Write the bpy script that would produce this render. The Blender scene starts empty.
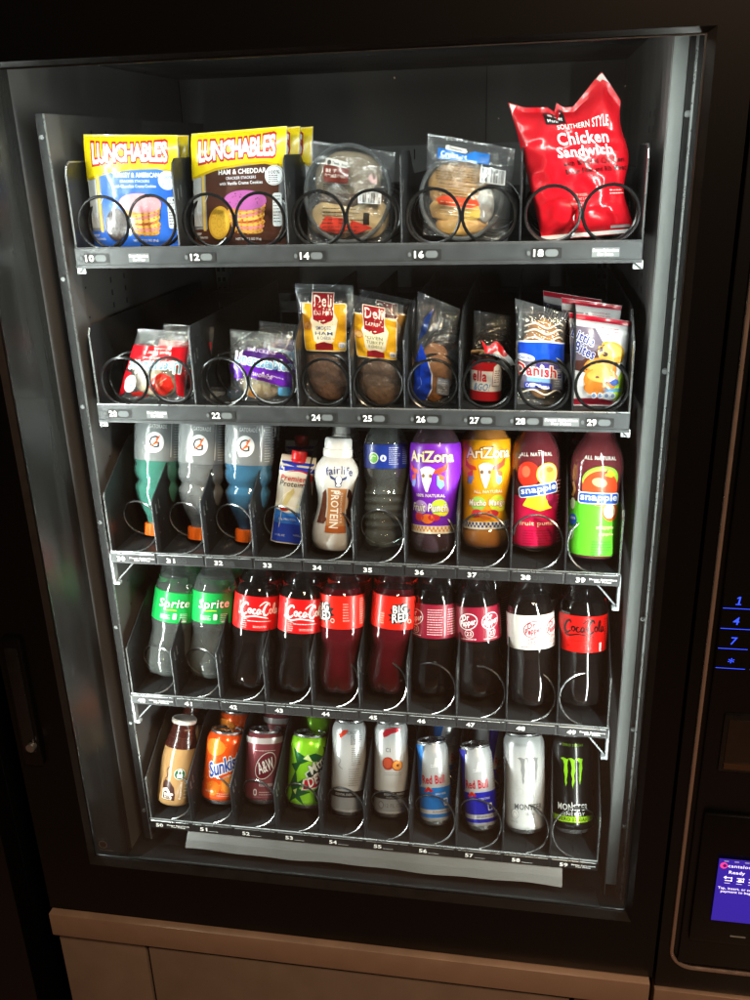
LEDP=325; ROOMP=105
import bpy, bmesh, math, random
from mathutils import Vector, Matrix, noise
from mathutils.geometry import tessellate_polygon
random.seed(7)
PI=math.pi; R_=math.radians
SC=bpy.context.scene; COL=SC.collection

# ------------------------------------------------------------------ colours and materials
def lin(c):
    if isinstance(c,str):
        c=c.lstrip('#'); c=[int(c[i:i+2],16)/255 for i in (0,2,4)]
        c=[(x/12.92 if x<=.04045 else ((x+.055)/1.055)**2.4) for x in c]
    return (c[0],c[1],c[2],1)
MC={}
def nodes(m):
    m.use_nodes=True; nt=m.node_tree; nt.nodes.clear(); return nt,nt.nodes,nt.links
def mat(key,col='#808080',rough=.4,metal=0,spec=.5,coat=0,bump=0,bscale=300,var=.08,vscale=60,trans=0,ior=1.45,emit=0,sss=0,stretch=None,coord='Object'):
    if key in MC: return MC[key]
    m=bpy.data.materials.new(key); nt,N,L=nodes(m)
    out=N.new('ShaderNodeOutputMaterial'); p=N.new('ShaderNodeBsdfPrincipled'); L.new(p.outputs[0],out.inputs[0])
    c=lin(col); p.inputs['Metallic'].default_value=metal; p.inputs['IOR'].default_value=ior
    p.inputs['Specular IOR Level'].default_value=spec; p.inputs['Coat Weight'].default_value=coat; p.inputs['Coat Roughness'].default_value=.08
    p.inputs['Transmission Weight'].default_value=trans
    tc=N.new('ShaderNodeTexCoord'); nz=N.new('ShaderNodeTexNoise'); nz.inputs['Scale'].default_value=vscale; nz.inputs['Detail'].default_value=4
    if stretch:
        mp=N.new('ShaderNodeMapping'); mp.inputs['Scale'].default_value=stretch; L.new(tc.outputs[coord],mp.inputs[0]); L.new(mp.outputs[0],nz.inputs['Vector'])
    else: L.new(tc.outputs[coord],nz.inputs['Vector'])
    mx=N.new('ShaderNodeMix'); mx.data_type='RGBA'; mx.inputs[6].default_value=tuple(x*(1-var) for x in c[:3])+(1,); mx.inputs[7].default_value=tuple(min(1,x*(1+var)) for x in c[:3])+(1,)
    L.new(nz.outputs[0],mx.inputs[0]); L.new(mx.outputs[2],p.inputs['Base Color'])
    mr=N.new('ShaderNodeMapRange'); mr.inputs[1].default_value=.3; mr.inputs[2].default_value=.7; mr.inputs[3].default_value=max(.0,rough*.8); mr.inputs[4].default_value=min(1,rough*1.25)
    
    if var>.055: L.new(nz.outputs[0],mr.inputs[0]); L.new(mr.outputs[0],p.inputs['Roughness'])
    else: p.inputs['Roughness'].default_value=rough
    if bump:
        n2=N.new('ShaderNodeTexNoise'); n2.inputs['Scale'].default_value=bscale; n2.inputs['Detail'].default_value=3; L.new(tc.outputs[coord],n2.inputs['Vector'])
        b=N.new('ShaderNodeBump'); b.inputs['Strength'].default_value=bump; b.inputs['Distance'].default_value=.0015; L.new(n2.outputs[0],b.inputs['Height']); L.new(b.outputs[0],p.inputs['Normal'])
    if emit:
        p.inputs['Emission Color'].default_value=c; p.inputs['Emission Strength'].default_value=emit
    MC[key]=m; return m
def clear(key,tint='#ffffff',haze=.06,hazecol='#c8ccd0',gl=1.0,rough=.03,bump=0,bscale=60,ior=1.5,dirt=0):
    """thin clear film / PET / window glass: see-through, with real gloss"""
    if key in MC: return MC[key]
    m=bpy.data.materials.new(key); nt,N,L=nodes(m)
    out=N.new('ShaderNodeOutputMaterial'); t=N.new('ShaderNodeBsdfTransparent'); t.inputs[0].default_value=lin(tint)
    d=N.new('ShaderNodeBsdfDiffuse'); d.inputs[0].default_value=lin(hazecol)
    g=N.new('ShaderNodeBsdfGlossy'); g.inputs['Roughness'].default_value=rough; g.inputs[0].default_value=(gl,gl,gl,1)
    f=N.new('ShaderNodeFresnel'); ge=N.new('ShaderNodeNewGeometry'); mr=N.new('ShaderNodeMapRange'); mr.inputs[3].default_value=ior; mr.inputs[4].default_value=1/ior; L.new(ge.outputs['Backfacing'],mr.inputs[0]); L.new(mr.outputs[0],f.inputs[0])
    m1=N.new('ShaderNodeMixShader'); m1.inputs[0].default_value=haze; L.new(t.outputs[0],m1.inputs[1]); L.new(d.outputs[0],m1.inputs[2])
    m2=N.new('ShaderNodeMixShader'); L.new(f.outputs[0],m2.inputs[0]); L.new(m1.outputs[0],m2.inputs[1]); L.new(g.outputs[0],m2.inputs[2]); L.new(m2.outputs[0],out.inputs[0])
    if dirt:
        tc=N.new('ShaderNodeTexCoord'); a=N.new('ShaderNodeTexNoise'); a.inputs['Scale'].default_value=4; a.inputs['Detail'].default_value=8; a.inputs['Distortion'].default_value=1.2; L.new(tc.outputs['Object'],a.inputs['Vector'])
        r1=N.new('ShaderNodeMapRange'); r1.inputs[1].default_value=.45; r1.inputs[2].default_value=.75; r1.inputs[3].default_value=.002; r1.inputs[4].default_value=dirt; L.new(a.outputs[0],r1.inputs[0])
        v=N.new('ShaderNodeTexVoronoi'); v.inputs['Scale'].default_value=17; L.new(tc.outputs['Object'],v.inputs['Vector'])
        r2=N.new('ShaderNodeMapRange'); r2.inputs[1].default_value=.012; r2.inputs[2].default_value=.02; r2.inputs[3].default_value=.3; r2.inputs[4].default_value=0; L.new(v.outputs['Distance'],r2.inputs[0])
        ad=N.new('ShaderNodeMath'); ad.operation='ADD'; L.new(r1.outputs[0],ad.inputs[0]); L.new(r2.outputs[0],ad.inputs[1]); L.new(ad.outputs[0],m1.inputs[0])
    if bump:
        tc=N.new('ShaderNodeTexCoord'); n2=N.new('ShaderNodeTexNoise'); n2.inputs['Scale'].default_value=bscale; n2.inputs['Detail'].default_value=4; n2.inputs['Distortion'].default_value=1.5
        L.new(tc.outputs['Object'],n2.inputs['Vector'])
        b=N.new('ShaderNodeBump'); b.inputs['Strength'].default_value=bump; b.inputs['Distance'].default_value=.004; L.new(n2.outputs[0],b.inputs['Height'])
        L.new(b.outputs[0],g.inputs['Normal']); L.new(b.outputs[0],f.inputs['Normal'])
    MC[key]=m; return m
def ink(col,kind='ink'):
    k={'ink':dict(rough=.35,coat=.25,var=.04),'film':dict(rough=.28,coat=.5,bump=.25,bscale=90,var=.05),'can':dict(rough=.3,coat=.5,metal=.35,var=.04),
       'emit':dict(rough=.4,emit=1.6,var=0),'flat':dict(rough=.6,var=.06),'food':dict(rough=.6,var=.38,vscale=130,bump=1.0,bscale=170)}[kind]
    return mat('%s_%s'%(kind,col.lstrip('#')),col,**k)

# ------------------------------------------------------------------ mesh building
class MB:
    def __init__(s): s.v=[]; s.f=[]; s.m=[]; s.mats=[]
    def mi(s,m):
        if m not in s.mats: s.mats.append(m)
        return s.mats.index(m)
    def add(s,v,f,m):
        o=len(s.v); i=s.mi(m); s.v+= [tuple(p) for p in v]
        for q in f: s.f.append([o+k for k in q]); s.m.append(i)
        return s
    def box(s,x0,y0,z0,x1,y1,z1,m,bev=0):
        if bev<=0:
            v=[(x,y,z) for x in(x0,x1) for y in(y0,y1) for z in(z0,z1)]
            return s.add(v,[(0,1,3,2),(4,6,7,5),(0,4,5,1),(2,3,7,6),(0,2,6,4),(1,5,7,3)],m)
        bm=bmesh.new(); bmesh.ops.create_cube(bm,size=1)
        for p in bm.verts: p.co=Vector(((x0+x1)/2+p.co.x*(x1-x0),(y0+y1)/2+p.co.y*(y1-y0),(z0+z1)/2+p.co.z*(z1-z0)))
        bmesh.ops.bevel(bm,geom=bm.edges[:],offset=bev,segments=2,affect='EDGES',profile=.6)
        bm.verts.index_update(); s.add([p.co[:] for p in bm.verts],[[q.index for q in f.verts] for f in bm.faces],m); bm.free(); return s
    def tube(s,pts,r,m,n=8,cap=True):
        pts=[Vector(p) for p in pts]; v=[]; f=[]; up=None
        for i,p in enumerate(pts):
            t=(pts[min(i+1,len(pts)-1)]-pts[max(i-1,0)]).normalized()
            if up is None: up=t.orthogonal().normalized()
            up=(up-t*up.dot(t)).normalized(); w=t.cross(up)
            rr=r[i] if isinstance(r,(list,tuple)) else r
            for k in range(n):
                a=2*PI*k/n; v.append((p+(up*math.cos(a)+w*math.sin(a))*rr)[:])
        for i in range(len(pts)-1):
            for k in range(n): f.append((i*n+k,i*n+(k+1)%n,(i+1)*n+(k+1)%n,(i+1)*n+k))
        if cap: f.append(tuple(range(n-1,-1,-1))); f.append(tuple(len(v)-n+k for k in range(n)))
        return s.add(v,f,m)
    def lathe(s,prof,m,n=48,rf=None,mseg=None,cx=0,cy=0,z0=0,sc=.001):
        """prof: [(r,z)...] in mm"""
        v=[];rows=[]
        for r,z in prof:
            if r<=1e-6: rows.append([len(v)]); v.append((cx,cy,z0+z*sc)); continue
            row=[]
            for k in range(n):
                a=2*PI*k/n; q=rf(r,z,a) if rf else r
                row.append(len(v)); v.append((cx+q*sc*math.sin(a),cy-q*sc*math.cos(a),z0+z*sc))
            rows.append(row)
        groups={}
        for i in range(len(rows)-1):
            a,b=rows[i],rows[i+1]; mm=(mseg(prof[i],prof[i+1]) if mseg else m); g=groups.setdefault(mm.name,(mm,[]))[1]
            for k in range(n):
                k2=(k+1)%n
                if len(a)==1 and len(b)==1: continue
                if len(a)==1: g.append((a[0],b[k2],b[k]))
                elif len(b)==1: g.append((a[k],a[k2],b[0]))
                else: g.append((a[k],a[k2],b[k2],b[k]))
        o=len(s.v); s.v+=v
        for mm,g in groups.values():
            i=s.mi(mm)
            for q in g: s.f.append([o+k for k in q]); s.m.append(i)
        return s
    def build(s,name,parent=None,smooth=True,ang=35,solid=0):
        me=bpy.data.meshes.new(name); me.from_pydata(s.v,[],s.f)
        for m in s.mats: me.materials.append(m)
        me.polygons.foreach_set('material_index',s.m)
        if smooth:
            me.polygons.foreach_set('use_smooth',[True]*len(s.f))
            me.update(); me.set_sharp_from_angle(angle=R_(ang))
        me.update(); o=bpy.data.objects.new(name,me); COL.objects.link(o)
        if parent: o.parent=parent
        return o
def tag(o,label=None,cat=None,group=None,kind=None):
    if label: o['label']=label
    if cat: o['category']=cat
    if group: o['group']=group
    if kind: o['kind']=kind
    return o
def empty(name,loc,label,cat,group=None):
    o=bpy.data.objects.new(name,None); COL.objects.link(o); o.location=loc; o.empty_display_size=.02
    return tag(o,label,cat,group)
def children(o): return [c for c in bpy.data.objects if c.parent==o]
def copy_tree(o,parent=None):
    c=o.copy(); COL.objects.link(c)
    if parent: c.parent=parent
    for ch in children(o): copy_tree(ch,c)
    return c

# ------------------------------------------------------------------ printed artwork (all lengths in mm)
TX={}
def text2d(s,off=0.0,ls=1.0):
    k=(s,round(off,3),ls)
    if k in TX: return TX[k]
    cu=bpy.data.curves.new('t','FONT'); cu.body=s; cu.size=1; cu.offset=off; cu.resolution_u=2; cu.space_character=ls; cu.align_x='LEFT'; cu.space_line=.85
    ob=bpy.data.objects.new('t',cu); me=bpy.data.meshes.new_from_object(ob)
    V=[(v.co.x,v.co.y) for v in me.vertices]; F=[tuple(p.vertices) for p in me.polygons]
    bpy.data.objects.remove(ob); bpy.data.curves.remove(cu); bpy.data.meshes.remove(me)
    if not V: V=[(0,0)];F=[]
    TX[k]=(V,F); return TX[k]
def cr(pts,n=6,closed=False):
    """smooth line through points"""
    P=[Vector(p) for p in pts]; out=[]; L=len(P); rng=L if closed else L-1
    for i in range(rng):
        g=(lambda j:P[j%L]) if closed else (lambda j:P[max(0,min(L-1,j))])
        a,b,c,d=g(i-1),g(i),g(i+1),g(i+2)
        for k in range(n):
            t=k/n; out.append(.5*((2*b)+(c-a)*t+(2*a-5*b+4*c-d)*t*t+(3*b-a-3*c+d)*t**3))
    if not closed: out.append(P[-1])
    return [tuple(p) for p in out]
def shape2d(it):
    """yield (V,F,col,layer) for an art item"""
    k=it[0]
    if k=='p': 
        P=it[1]; t=tessellate_polygon([[Vector((x,y,0)) for x,y in P]]); return [(P,[tuple(q) for q in t],it[2],it[3])]
    if k=='e':
        _,cx,cy,rx,ry,col,l=it[:7]; a0=R_(it[7]) if len(it)>7 else 0; n=28
        P=[(cx+rx*math.cos(a)*math.cos(a0)-ry*math.sin(a)*math.sin(a0),cy+rx*math.cos(a)*math.sin(a0)+ry*math.sin(a)*math.cos(a0)) for a in [2*PI*i/n for i in range(n)]]
        return [(P,[tuple(range(n))],col,l)]
    if k=='r':
        _,x0,y0,x1,y1,col,l=it[:7]; rd=it[7] if len(it)>7 else 0; rot=it[8] if len(it)>8 else 0
        if rd<=0: P=[(x0,y0),(x1,y0),(x1,y1),(x0,y1)]
        else:
            P=[]
            for cx,cy,a in((x1-rd,y1-rd,0),(x0+rd,y1-rd,90),(x0+rd,y0+rd,180),(x1-rd,y0+rd,270)):
                P+=[(cx+rd*math.cos(R_(a+q*22.5)),cy+rd*math.sin(R_(a+q*22.5))) for q in range(5)]
        if rot:
            mx,my=(x0+x1)/2,(y0+y1)/2; c,s=math.cos(R_(rot)),math.sin(R_(rot)); P=[(mx+(x-mx)*c-(y-my)*s,my+(x-mx)*s+(y-my)*c) for x,y in P]
        return [(P,[tuple(range(len(P)))],col,l)]
    if k=='s':
        _,P,w,col,l=it[:5]; P=[Vector(p) for p in P]; V=[];F=[]
        for i,p in enumerate(P):
            t=(P[min(i+1,len(P)-1)]-P[max(i-1,0)]); t=t.normalized() if t.length>0 else Vector((1,0)); nn=Vector((-t.y,t.x))
            ww=(w[i] if isinstance(w,list) else (w(i/(len(P)-1)) if callable(w) else w))/2
            V+=[tuple(p+nn*ww),tuple(p-nn*ww)]
        F=[(2*i,2*i+1,2*i+3,2*i+2) for i in range(len(P)-1)]
        return [(V,F,col,l)]
    if k=='t':
        _,s,cx,cy,w,h,col,l=it[:8]; o=it[8] if len(it)>8 else {}
        V0,_f=text2d(s,0,o.get('ls',1.06)); xs=[v[0] for v in V0]; ys=[v[1] for v in V0]
        bx,by=(min(xs)+max(xs))/2,(min(ys)+max(ys))/2; bw=max(xs)-min(xs) or 1; bh=max(ys)-min(ys) or 1
        sx=w/bw; sy=h/bh; res=[]
        def tf(V):
            c,s_=math.cos(R_(o.get('rot',0))),math.sin(R_(o.get('rot',0))); sh=o.get('shear',0); q=[]
            for x,y in V:
                X=(x-bx)*sx; Y=(y-by)*sy; X+=sh*Y
                if 'arc' in o: # bend on a circle of radius arc (positive: arch)
                    r=o['arc']; a=X/r; X,Y=math.sin(a)*(r+Y),math.cos(a)*(r+Y)-r
                if 'fan' in o: Y*=1+o['fan']*(X/(w/2))**2
                q.append((cx+X*c-Y*s_,cy+X*s_+Y*c))
            return q
        b=o.get('b',.012)*.42
        for oc,ot in o.get('out',[]):
            V,F=text2d(s,b+ot/((sx+sy)/2),o.get('ls',1.06)); res.append((tf(V),F,oc,l)); l+=1
        V,F=text2d(s,b,o.get('ls',1.06)); res.append((tf(V),F,col,l)); return res
def art(mb,items,mapf,kind='ink',gx=4,gy=None,base=.00025,step=.00015,mx=None):
    for it in items:
        kd=kind
        if isinstance(it[-1],dict) and 'k' in it[-1]: kd=it[-1]['k']
        for V,F,col,l in shape2d(it):
            if not F: continue
            bm=bmesh.new(); bv=[bm.verts.new((x,y,0)) for x,y in V]
            for q in F:
                try: bm.faces.new([bv[i] for i in q])
                except ValueError: pass
            for ax,g in((0,gx),(1,gy)):
                if not g: continue
                cs=[p.co[ax] for p in bm.verts]; lo,hi=min(cs),max(cs); c=math.floor(lo/g)*g+g
                while c<hi-1e-4:
                    no=[0,0,0]; no[ax]=1; co=[0,0,0]; co[ax]=c
                    bmesh.ops.bisect_plane(bm,geom=bm.verts[:]+bm.edges[:]+bm.faces[:],plane_co=co,plane_no=no,dist=1e-5); c+=g
            bm.normal_update()
            bm.verts.index_update(); h=base+step*l+(.0005 if kind=='film' else 0)
            VV=[mapf(p.co.x,p.co.y,h) for p in bm.verts]
            FF=[([q.index for q in f.verts] if f.normal.z>0 else [q.index for q in reversed(f.verts)]) for f in bm.faces]
            mb.add(VV,FF,col if not isinstance(col,str) else ink(col,kd)); bm.free()
def cyl(r,x0=0):
    """art x is arc length round a cylinder of radius r (mm or function of z), y is height; x=0 faces -y"""
    def f(x,y,h):
        rr=r(y) if callable(r) else r; r0=r(0) if False else (r if not callable(r) else rr)
        a=(x+x0)/(RR[0] if callable(r) else rr); q=rr*.001+h
        return (q*math.sin(a),-q*math.cos(a),y*.001)
    return f
RR=[33]
def flat(x0,y,z0):
    """art on a vertical face at depth y; x0,z0 in metres"""
    return lambda x,v,h:(x0+x*.001,y-h,z0+v*.001)
def lines(x0,x1,y0,y1,n,col,l,th=.9,seed=1,ragged=.3):
    """rows of tiny print, as broken bars"""
    rd=random.Random(seed); out=[]
    for i in range(n):
        y=y1-(y1-y0)*(i+.5)/n; x=x0; xe=x1-rd.random()*ragged*(x1-x0)
        while x<xe-.5:
            w=rd.uniform(1.2,4.2); w=min(w,xe-x); out.append(('r',x,y-th/2,x+w,y+th/2,col,l)); x+=w+.7
    return out
def barcode(x0,y0,x1,y1,l,vert=True,seed=3):
    rd=random.Random(seed); o=[('r',x0,y0,x1,y1,'#f0f0f0',l)]; x=x0+1
    while x<x1-1.2:
        w=rd.choice((.35,.5,.8)); o.append(('r',x,y0+1,x+w,y1-1,'#151515',l+1)); x+=w+rd.choice((.4,.6,.9))
    return o
# ------------------------------------------------------------------ materials of the machine
M_blk=mat('black_gloss_paint','#040404',rough=.34,spec=.3,var=.05)
M_bmat=mat('black_powder_coat','#101112',rough=.42,bump=.25,bscale=1600,var=.25)
M_liner=mat('grey_liner_steel','#4c4d4c',rough=.24,metal=.9,bump=.1,bscale=700,var=.55,vscale=30,stretch=(1,1,.06))
M_dliner=mat('dark_liner_steel','#18191a',rough=.38,metal=.3,bump=.12,bscale=900,var=.25,vscale=12)
M_wall=mat('charcoal_cabinet_wall','#565454',rough=.5,metal=.1,bump=.1,bscale=900,var=.25,vscale=8)
M_grey=mat('pale_grey_trim','#7e8281',rough=.45,metal=.3,bump=.3,bscale=2200,var=.12)
M_edge=mat('bright_steel_edge','#a9adad',rough=.28,metal=.85)
M_gasket=mat('black_rubber_gasket','#0a0a0a',rough=.6)
M_tray=mat('dark_grey_tray_steel','#2b2d2f',rough=.38,metal=.35,bump=.15,bscale=1100,var=.2,vscale=25)
M_div=mat('charcoal_divider','#26282a',rough=.33,metal=.3,bump=.12,bscale=800,var=.2,vscale=20)
M_rail=mat('grey_price_rail','#3a3c3e',rough=.4,metal=.2,bump=.1,bscale=900,var=.1)
M_raild=mat('dark_price_rail','#28292b',rough=.38,metal=.25,bump=.1,bscale=900,var=.1)
M_wire=mat('black_coil_wire','#3c3d3e',rough=.22,metal=.85)
M_wire2=mat('steel_coil_wire','#a9abac',rough=.2,metal=.95)
M_copper=mat('brushed_copper_paint','#96806e',rough=.42,metal=.55,bump=.1,bscale=1400,var=.1,vscale=30)
M_cop2=mat('brown_door_panel','#76675a',rough=.5,metal=.4,bump=.15,bscale=1400,var=.12,vscale=20)
M_trim=mat('bronze_trim','#a8958a',rough=.3,metal=.8)
M_scr=mat('steel_screw','#9a9d9e',rough=.3,metal=.9)
M_clip=mat('clear_plastic_clip','#b9bec2',rough=.2,metal=.1,spec=.8,trans=.35)
M_glass=clear('door_glass',tint='#f7faf9',haze=.0,rough=.0,ior=1.5,dirt=.008)
M_led=mat('led_strip_lit','#fbfff9',rough=.4,emit=LEDP,var=0)
M_ledh=mat('led_housing','#1a1a1a',rough=.5)
M_sheet=mat('white_delivery_flap','#4c4d4c',rough=.42,metal=.2,bump=.2,bscale=500,var=.4,vscale=7)
M_alu=mat('aluminium','#c4c6c8',rough=.25,metal=.95,var=.06)

def ring(mb,a,ya,b,yb,m):
    """sheet between rectangle a=(x0,x1,z0,z1) at depth ya and b at depth yb"""
    def q(r,y): x0,x1,z0,z1=r; return [(x0,y,z0),(x1,y,z0),(x1,y,z1),(x0,y,z1)]
    v=q(a,ya)+q(b,yb); mb.add(v,[(i,(i+1)%4,4+(i+1)%4,4+i) for i in range(4)],m)

# ------------------------------------------------------------------ setting
fl=MB(); fl.box(-4,-5,-.02,5,3,0,mat('brown_floor','#6e564a',rough=.5,var=.25,vscale=3)); tag(fl.build('floor',smooth=False),kind='structure')

# ------------------------------------------------------------------ the vending machine
VM=empty('vending_machine',(0,0,0),'tall black glass-front vending machine with five lit trays and a copper band below its window','vending machine')
WIN=(-.034,.7685,.600,1.7085); FR=(-.0405,.776,.588,1.7135); OUT=(-.124,.8125,.489,1.93)
mb=MB(); ring(mb,OUT,-.160,FR,-.160,M_blk); ring(mb,FR,-.160,WIN,-.1545,mat('dark_window_chamfer','#151211',rough=.6,spec=.25))
ring(mb,WIN,-.1545,WIN,-.1495,M_gasket); ring(mb,(-.110,.80,.520,1.76),-.1495,WIN,-.1495,M_bmat); ring(mb,(-.110,.80,.520,1.76),-.1135,(-.110,.80,.520,1.76),-.1495,M_bmat); ring(mb,OUT,-.1135,(-.110,.80,.520,1.76),-.1135,M_bmat); ring(mb,OUT,-.1135,OUT,-.160,M_bmat)
door=mb.build('door_frame',VM,smooth=False)
# thin inner bead round the glass
mb=MB(); b=(WIN[0]+.002,WIN[1]-.002,WIN[2]+.002,WIN[3]-.002); ring(mb,WIN,-.1535,b,-.1535,M_bmat); ring(mb,b,-.1535,b,-.1515,M_bmat)
mb.build('glazing_bead',door,smooth=False)
mb=MB(); mb.box(-.0338,-.1512,.6002,.7683,-.1480,1.7083,M_glass); mb.build('glass_pane',VM,smooth=False)
# maker's round mark low on the glass
mb=MB(); art(mb,[('e',0,0,7,7,'#5a5350',0),('e',0,0,5.6,5.6,'#2b2624',1),('r',-7,-11,16,-10.2,'#5a5350',0)],flat(-.018,-.1513,.622),'flat'); mb.build('glass_mark',VM)
# latch on the door edge
mb=MB(); mb.box(-.112,-.168,.775,-.082,-.160,.99,M_blk,.003); mb.box(-.107,-.171,.80,-.087,-.166,.975,mat('latch_black','#0d0d0d',rough=.3),.003)
lt=mb.build('door_latch',VM); mb=MB(); mb.tube([(-.092,-.168,.812),(-.092,-.177,.812)],.0065,M_scr,16); mb.build('lock_cylinder',lt)
# cabinet body
mb=MB(); X0,X1,Y0,Y1,Z0,Z1=-.056,.756,-.113,.60,.46,1.745
mb.box(-.124,-.112,.02,-.100,.72,1.93,M_blk); mb.box(1.14,-.112,.02,1.16,.72,1.93,M_blk); mb.box(-.124,.70,.02,1.16,.72,1.93,M_bmat)
mb.box(-.124,-.112,1.93,1.16,.72,1.95,M_blk); mb.box(-.124,-.112,.02,1.16,.72,.05,M_bmat)
mb.build('cabinet_body',VM,smooth=False)
mb=MB(); mb.box(X0,.60,Z0,.79,.62,1.76,M_wall)
mb.box(.5165,.5985,1.50,.5175,.60,1.76,M_gasket); mb.build('back_wall',VM,smooth=False)
mb=MB(); mb.box(-.07,-.112,1.745,.80,.60,1.76,M_wall); mb.build('ceiling_panel',VM,smooth=False)
mb=MB(); mb.add([(-.0930,-.1100,Z0),(-.0575,0,Z0),(-.0575,0,1.745),(-.0930,-.1100,1.745),(-.094,-.1100,Z0),(-.0585,0,Z0),(-.0585,0,1.745),(-.094,-.1100,1.745)],[(0,1,2,3),(7,6,5,4)],M_liner); mb.box(-.0705,.0,Z0,-.0575,.60,1.745,M_wall); mb.build('side_liner',VM,smooth=False)
mb=MB(); mb.box(.7895,-.10,Z0,.800,.0,1.745,M_liner); mb.box(.7745,0,Z0,.7895,.012,1.745,M_dliner); mb.box(.781,-.004,Z0,.7835,0,1.745,M_edge)
mb.build('side_liner',VM,smooth=False)
# inner tray-support panels; the left one stops short of the top
mb=MB(); mb.box(-.0175,.002,.50,-.016,.60,1.668,M_wall); mb.box(-.029,0,.50,-.0175,.002,1.668,M_dliner); mb.tube([(-.0163,-.001,.50),(-.0163,-.001,1.668)],.0014,M_edge,8)
for q in range(7):
    mb.tube([(-.023,-.002,.56+q*.18),(-.023,0.001,.56+q*.18)],.003,M_scr,12)
for yy in(.125,.172):
    for k in range(60): z=.55+k*.0185; mb.box(-.01605,yy,z,-.0157,yy+.004,z+.008,M_gasket)
for k in range(26): mb.tube([(-.0161,.045,.56+k*.042),(-.0157,.045,.56+k*.042)],.0018,M_gasket,8)
mb.build('support_panel',VM,smooth=False)
mb=MB(); mb.box(.7560,.002,.46,.7575,.60,1.745,M_wall); mb.box(.7575,-.0,.50,.7735,.012,1.7448,M_grey)
for z in(1.64,1.34,.985,.80,.62): mb.tube([(.7785,-.003,z),(.7785,.004,z)],.0038,M_scr,14); mb.tube([(.7785,-.0045,z),(.7785,-.002,z)],.0022,M_edge,12)
for yy in(.125,.172):
    for k in range(60): z=.55+k*.0185; mb.box(.7557,yy,z,.75605,yy+.004,z+.008,M_gasket)
mb.build('support_panel',VM,smooth=False)
for x in(.004,.735):
    mb=MB(); mb.box(x-.012,.572,.50,x+.012,.5985,1.50,M_grey)
    for k in range(52):
        for dx in(-.006,.004): mb.box(x+dx-.003,.5715,.505+k*.019,x+dx+.003,.5722,.513+k*.019,M_gasket)
    mb.build('rear_upright',VM,smooth=False)
mb=MB(); mb.box(.0,.50,1.50,.756,.53,1.618,mat('grey_back_duct','#6c6f70',rough=.5,metal=.2,bump=.2,bscale=1500)); mb.box(.398,.498,1.595,.400,.5,1.612,M_gasket); mb.build('rear_duct',VM,smooth=False)
mb=MB(); mb.box(.05,.52,1.325,.33,.56,1.352,M_sheet); mb.box(.0,.50,1.352,.74,.57,1.366,M_tray); mb.build('rear_crossbar',VM,smooth=False)
# LED strips at the door frame's sides; top and bottom ones are added fill
def led(x0,y0,x1,y1,z0,z1,nx,nz,k):
    mb=MB(); mb.box(x0,y0,z0,x1,y1,z1,M_ledh); h=mb.build('light_strip',VM,smooth=False); mb=MB()
    if nx: x=x1+.0004 if nx>0 else x0-.0004; q=[(x,y0+.001,z0+.002),(x-.004*nx*0,y1-.001,z0+.002),(x,y1-.001,z1-.002),(x,y0+.001,z1-.002)]; q=q if nx>0 else q[::-1]
    else: z=z1+.0004 if nz>0 else z0-.0004; q=[(x0+.002,y0+.001,z),(x1-.002,y0+.001,z),(x1-.002,y1-.001,z),(x0+.002,y1-.001,z)]; q=q if nz>0 else q[::-1]
    mb.add(q,[(0,1,2,3)],mat('led_strip_%s'%k,'#fbfff9',rough=.4,emit=LEDP*k,var=0)); mb.build('led_lens',h,smooth=False)
led(-.0640,-.1475,-.0560,-.1360,.615,1.70,1,0,1.0)
led(.7790,-.1475,.7870,-.1360,.615,1.70,-1,0,1.0)
led(-.02,-.1475,.755,-.1360,1.7180,1.7260,0,-1,.45)  # unseen top strip, added as frontal fill for the upper trays
led(.02,-.1475,.72,-.1360,.5760,.5840,0,1,.16)  # unseen bottom strip, added to brighten the lower trays from the front
# delivery chute below the bottom tray
mb=MB(); mb.box(-.056,-.112,.462,.79,.59,.474,M_bmat); mb.add([(.0,-.1,.545),(.0,.0,.49),(.74,0,.49),(.74,-.1,.545)],[(0,1,2,3)],M_dliner)
mb.build('delivery_chute',VM,smooth=False)
mb=MB(); n=40; v=[]
for i in range(n+1):
    x=.066+.62*i/n; wv=.0004*math.sin(i*.9)+.0006*math.sin(i*.37+1); v+=[(x,-.028,.5495),(x,-.038+wv,.540+wv*.6),(x,-.047+wv*1.5,.5300+wv)]
mb.add(v,[(3*i+j,3*i+3+j,3*i+4+j,3*i+1+j) for i in range(n) for j in(0,1)],M_sheet); mb.build('delivery_flap',VM,smooth=False)
# copper band and lower door
mb=MB(); mb.box(-.122,-.172,.443,.8085,-.112,.4875,M_copper,.0022); mb.build('copper_band',VM)
mb=MB(); mb.box(-.119,-.160,.03,.029,-.112,.4425,M_cop2,.001); mb.box(.029,-.150,.03,.70,-.112,.4425,M_gasket); mb.box(.705,-.160,.03,.8085,-.112,.4425,M_cop2,.001); mb.build('lower_panel',VM)
mb=MB(); mb.box(.0365,-.1625,.12,.6985,-.150,.4295,M_cop2,.002); mb.build('delivery_door',VM)
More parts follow.
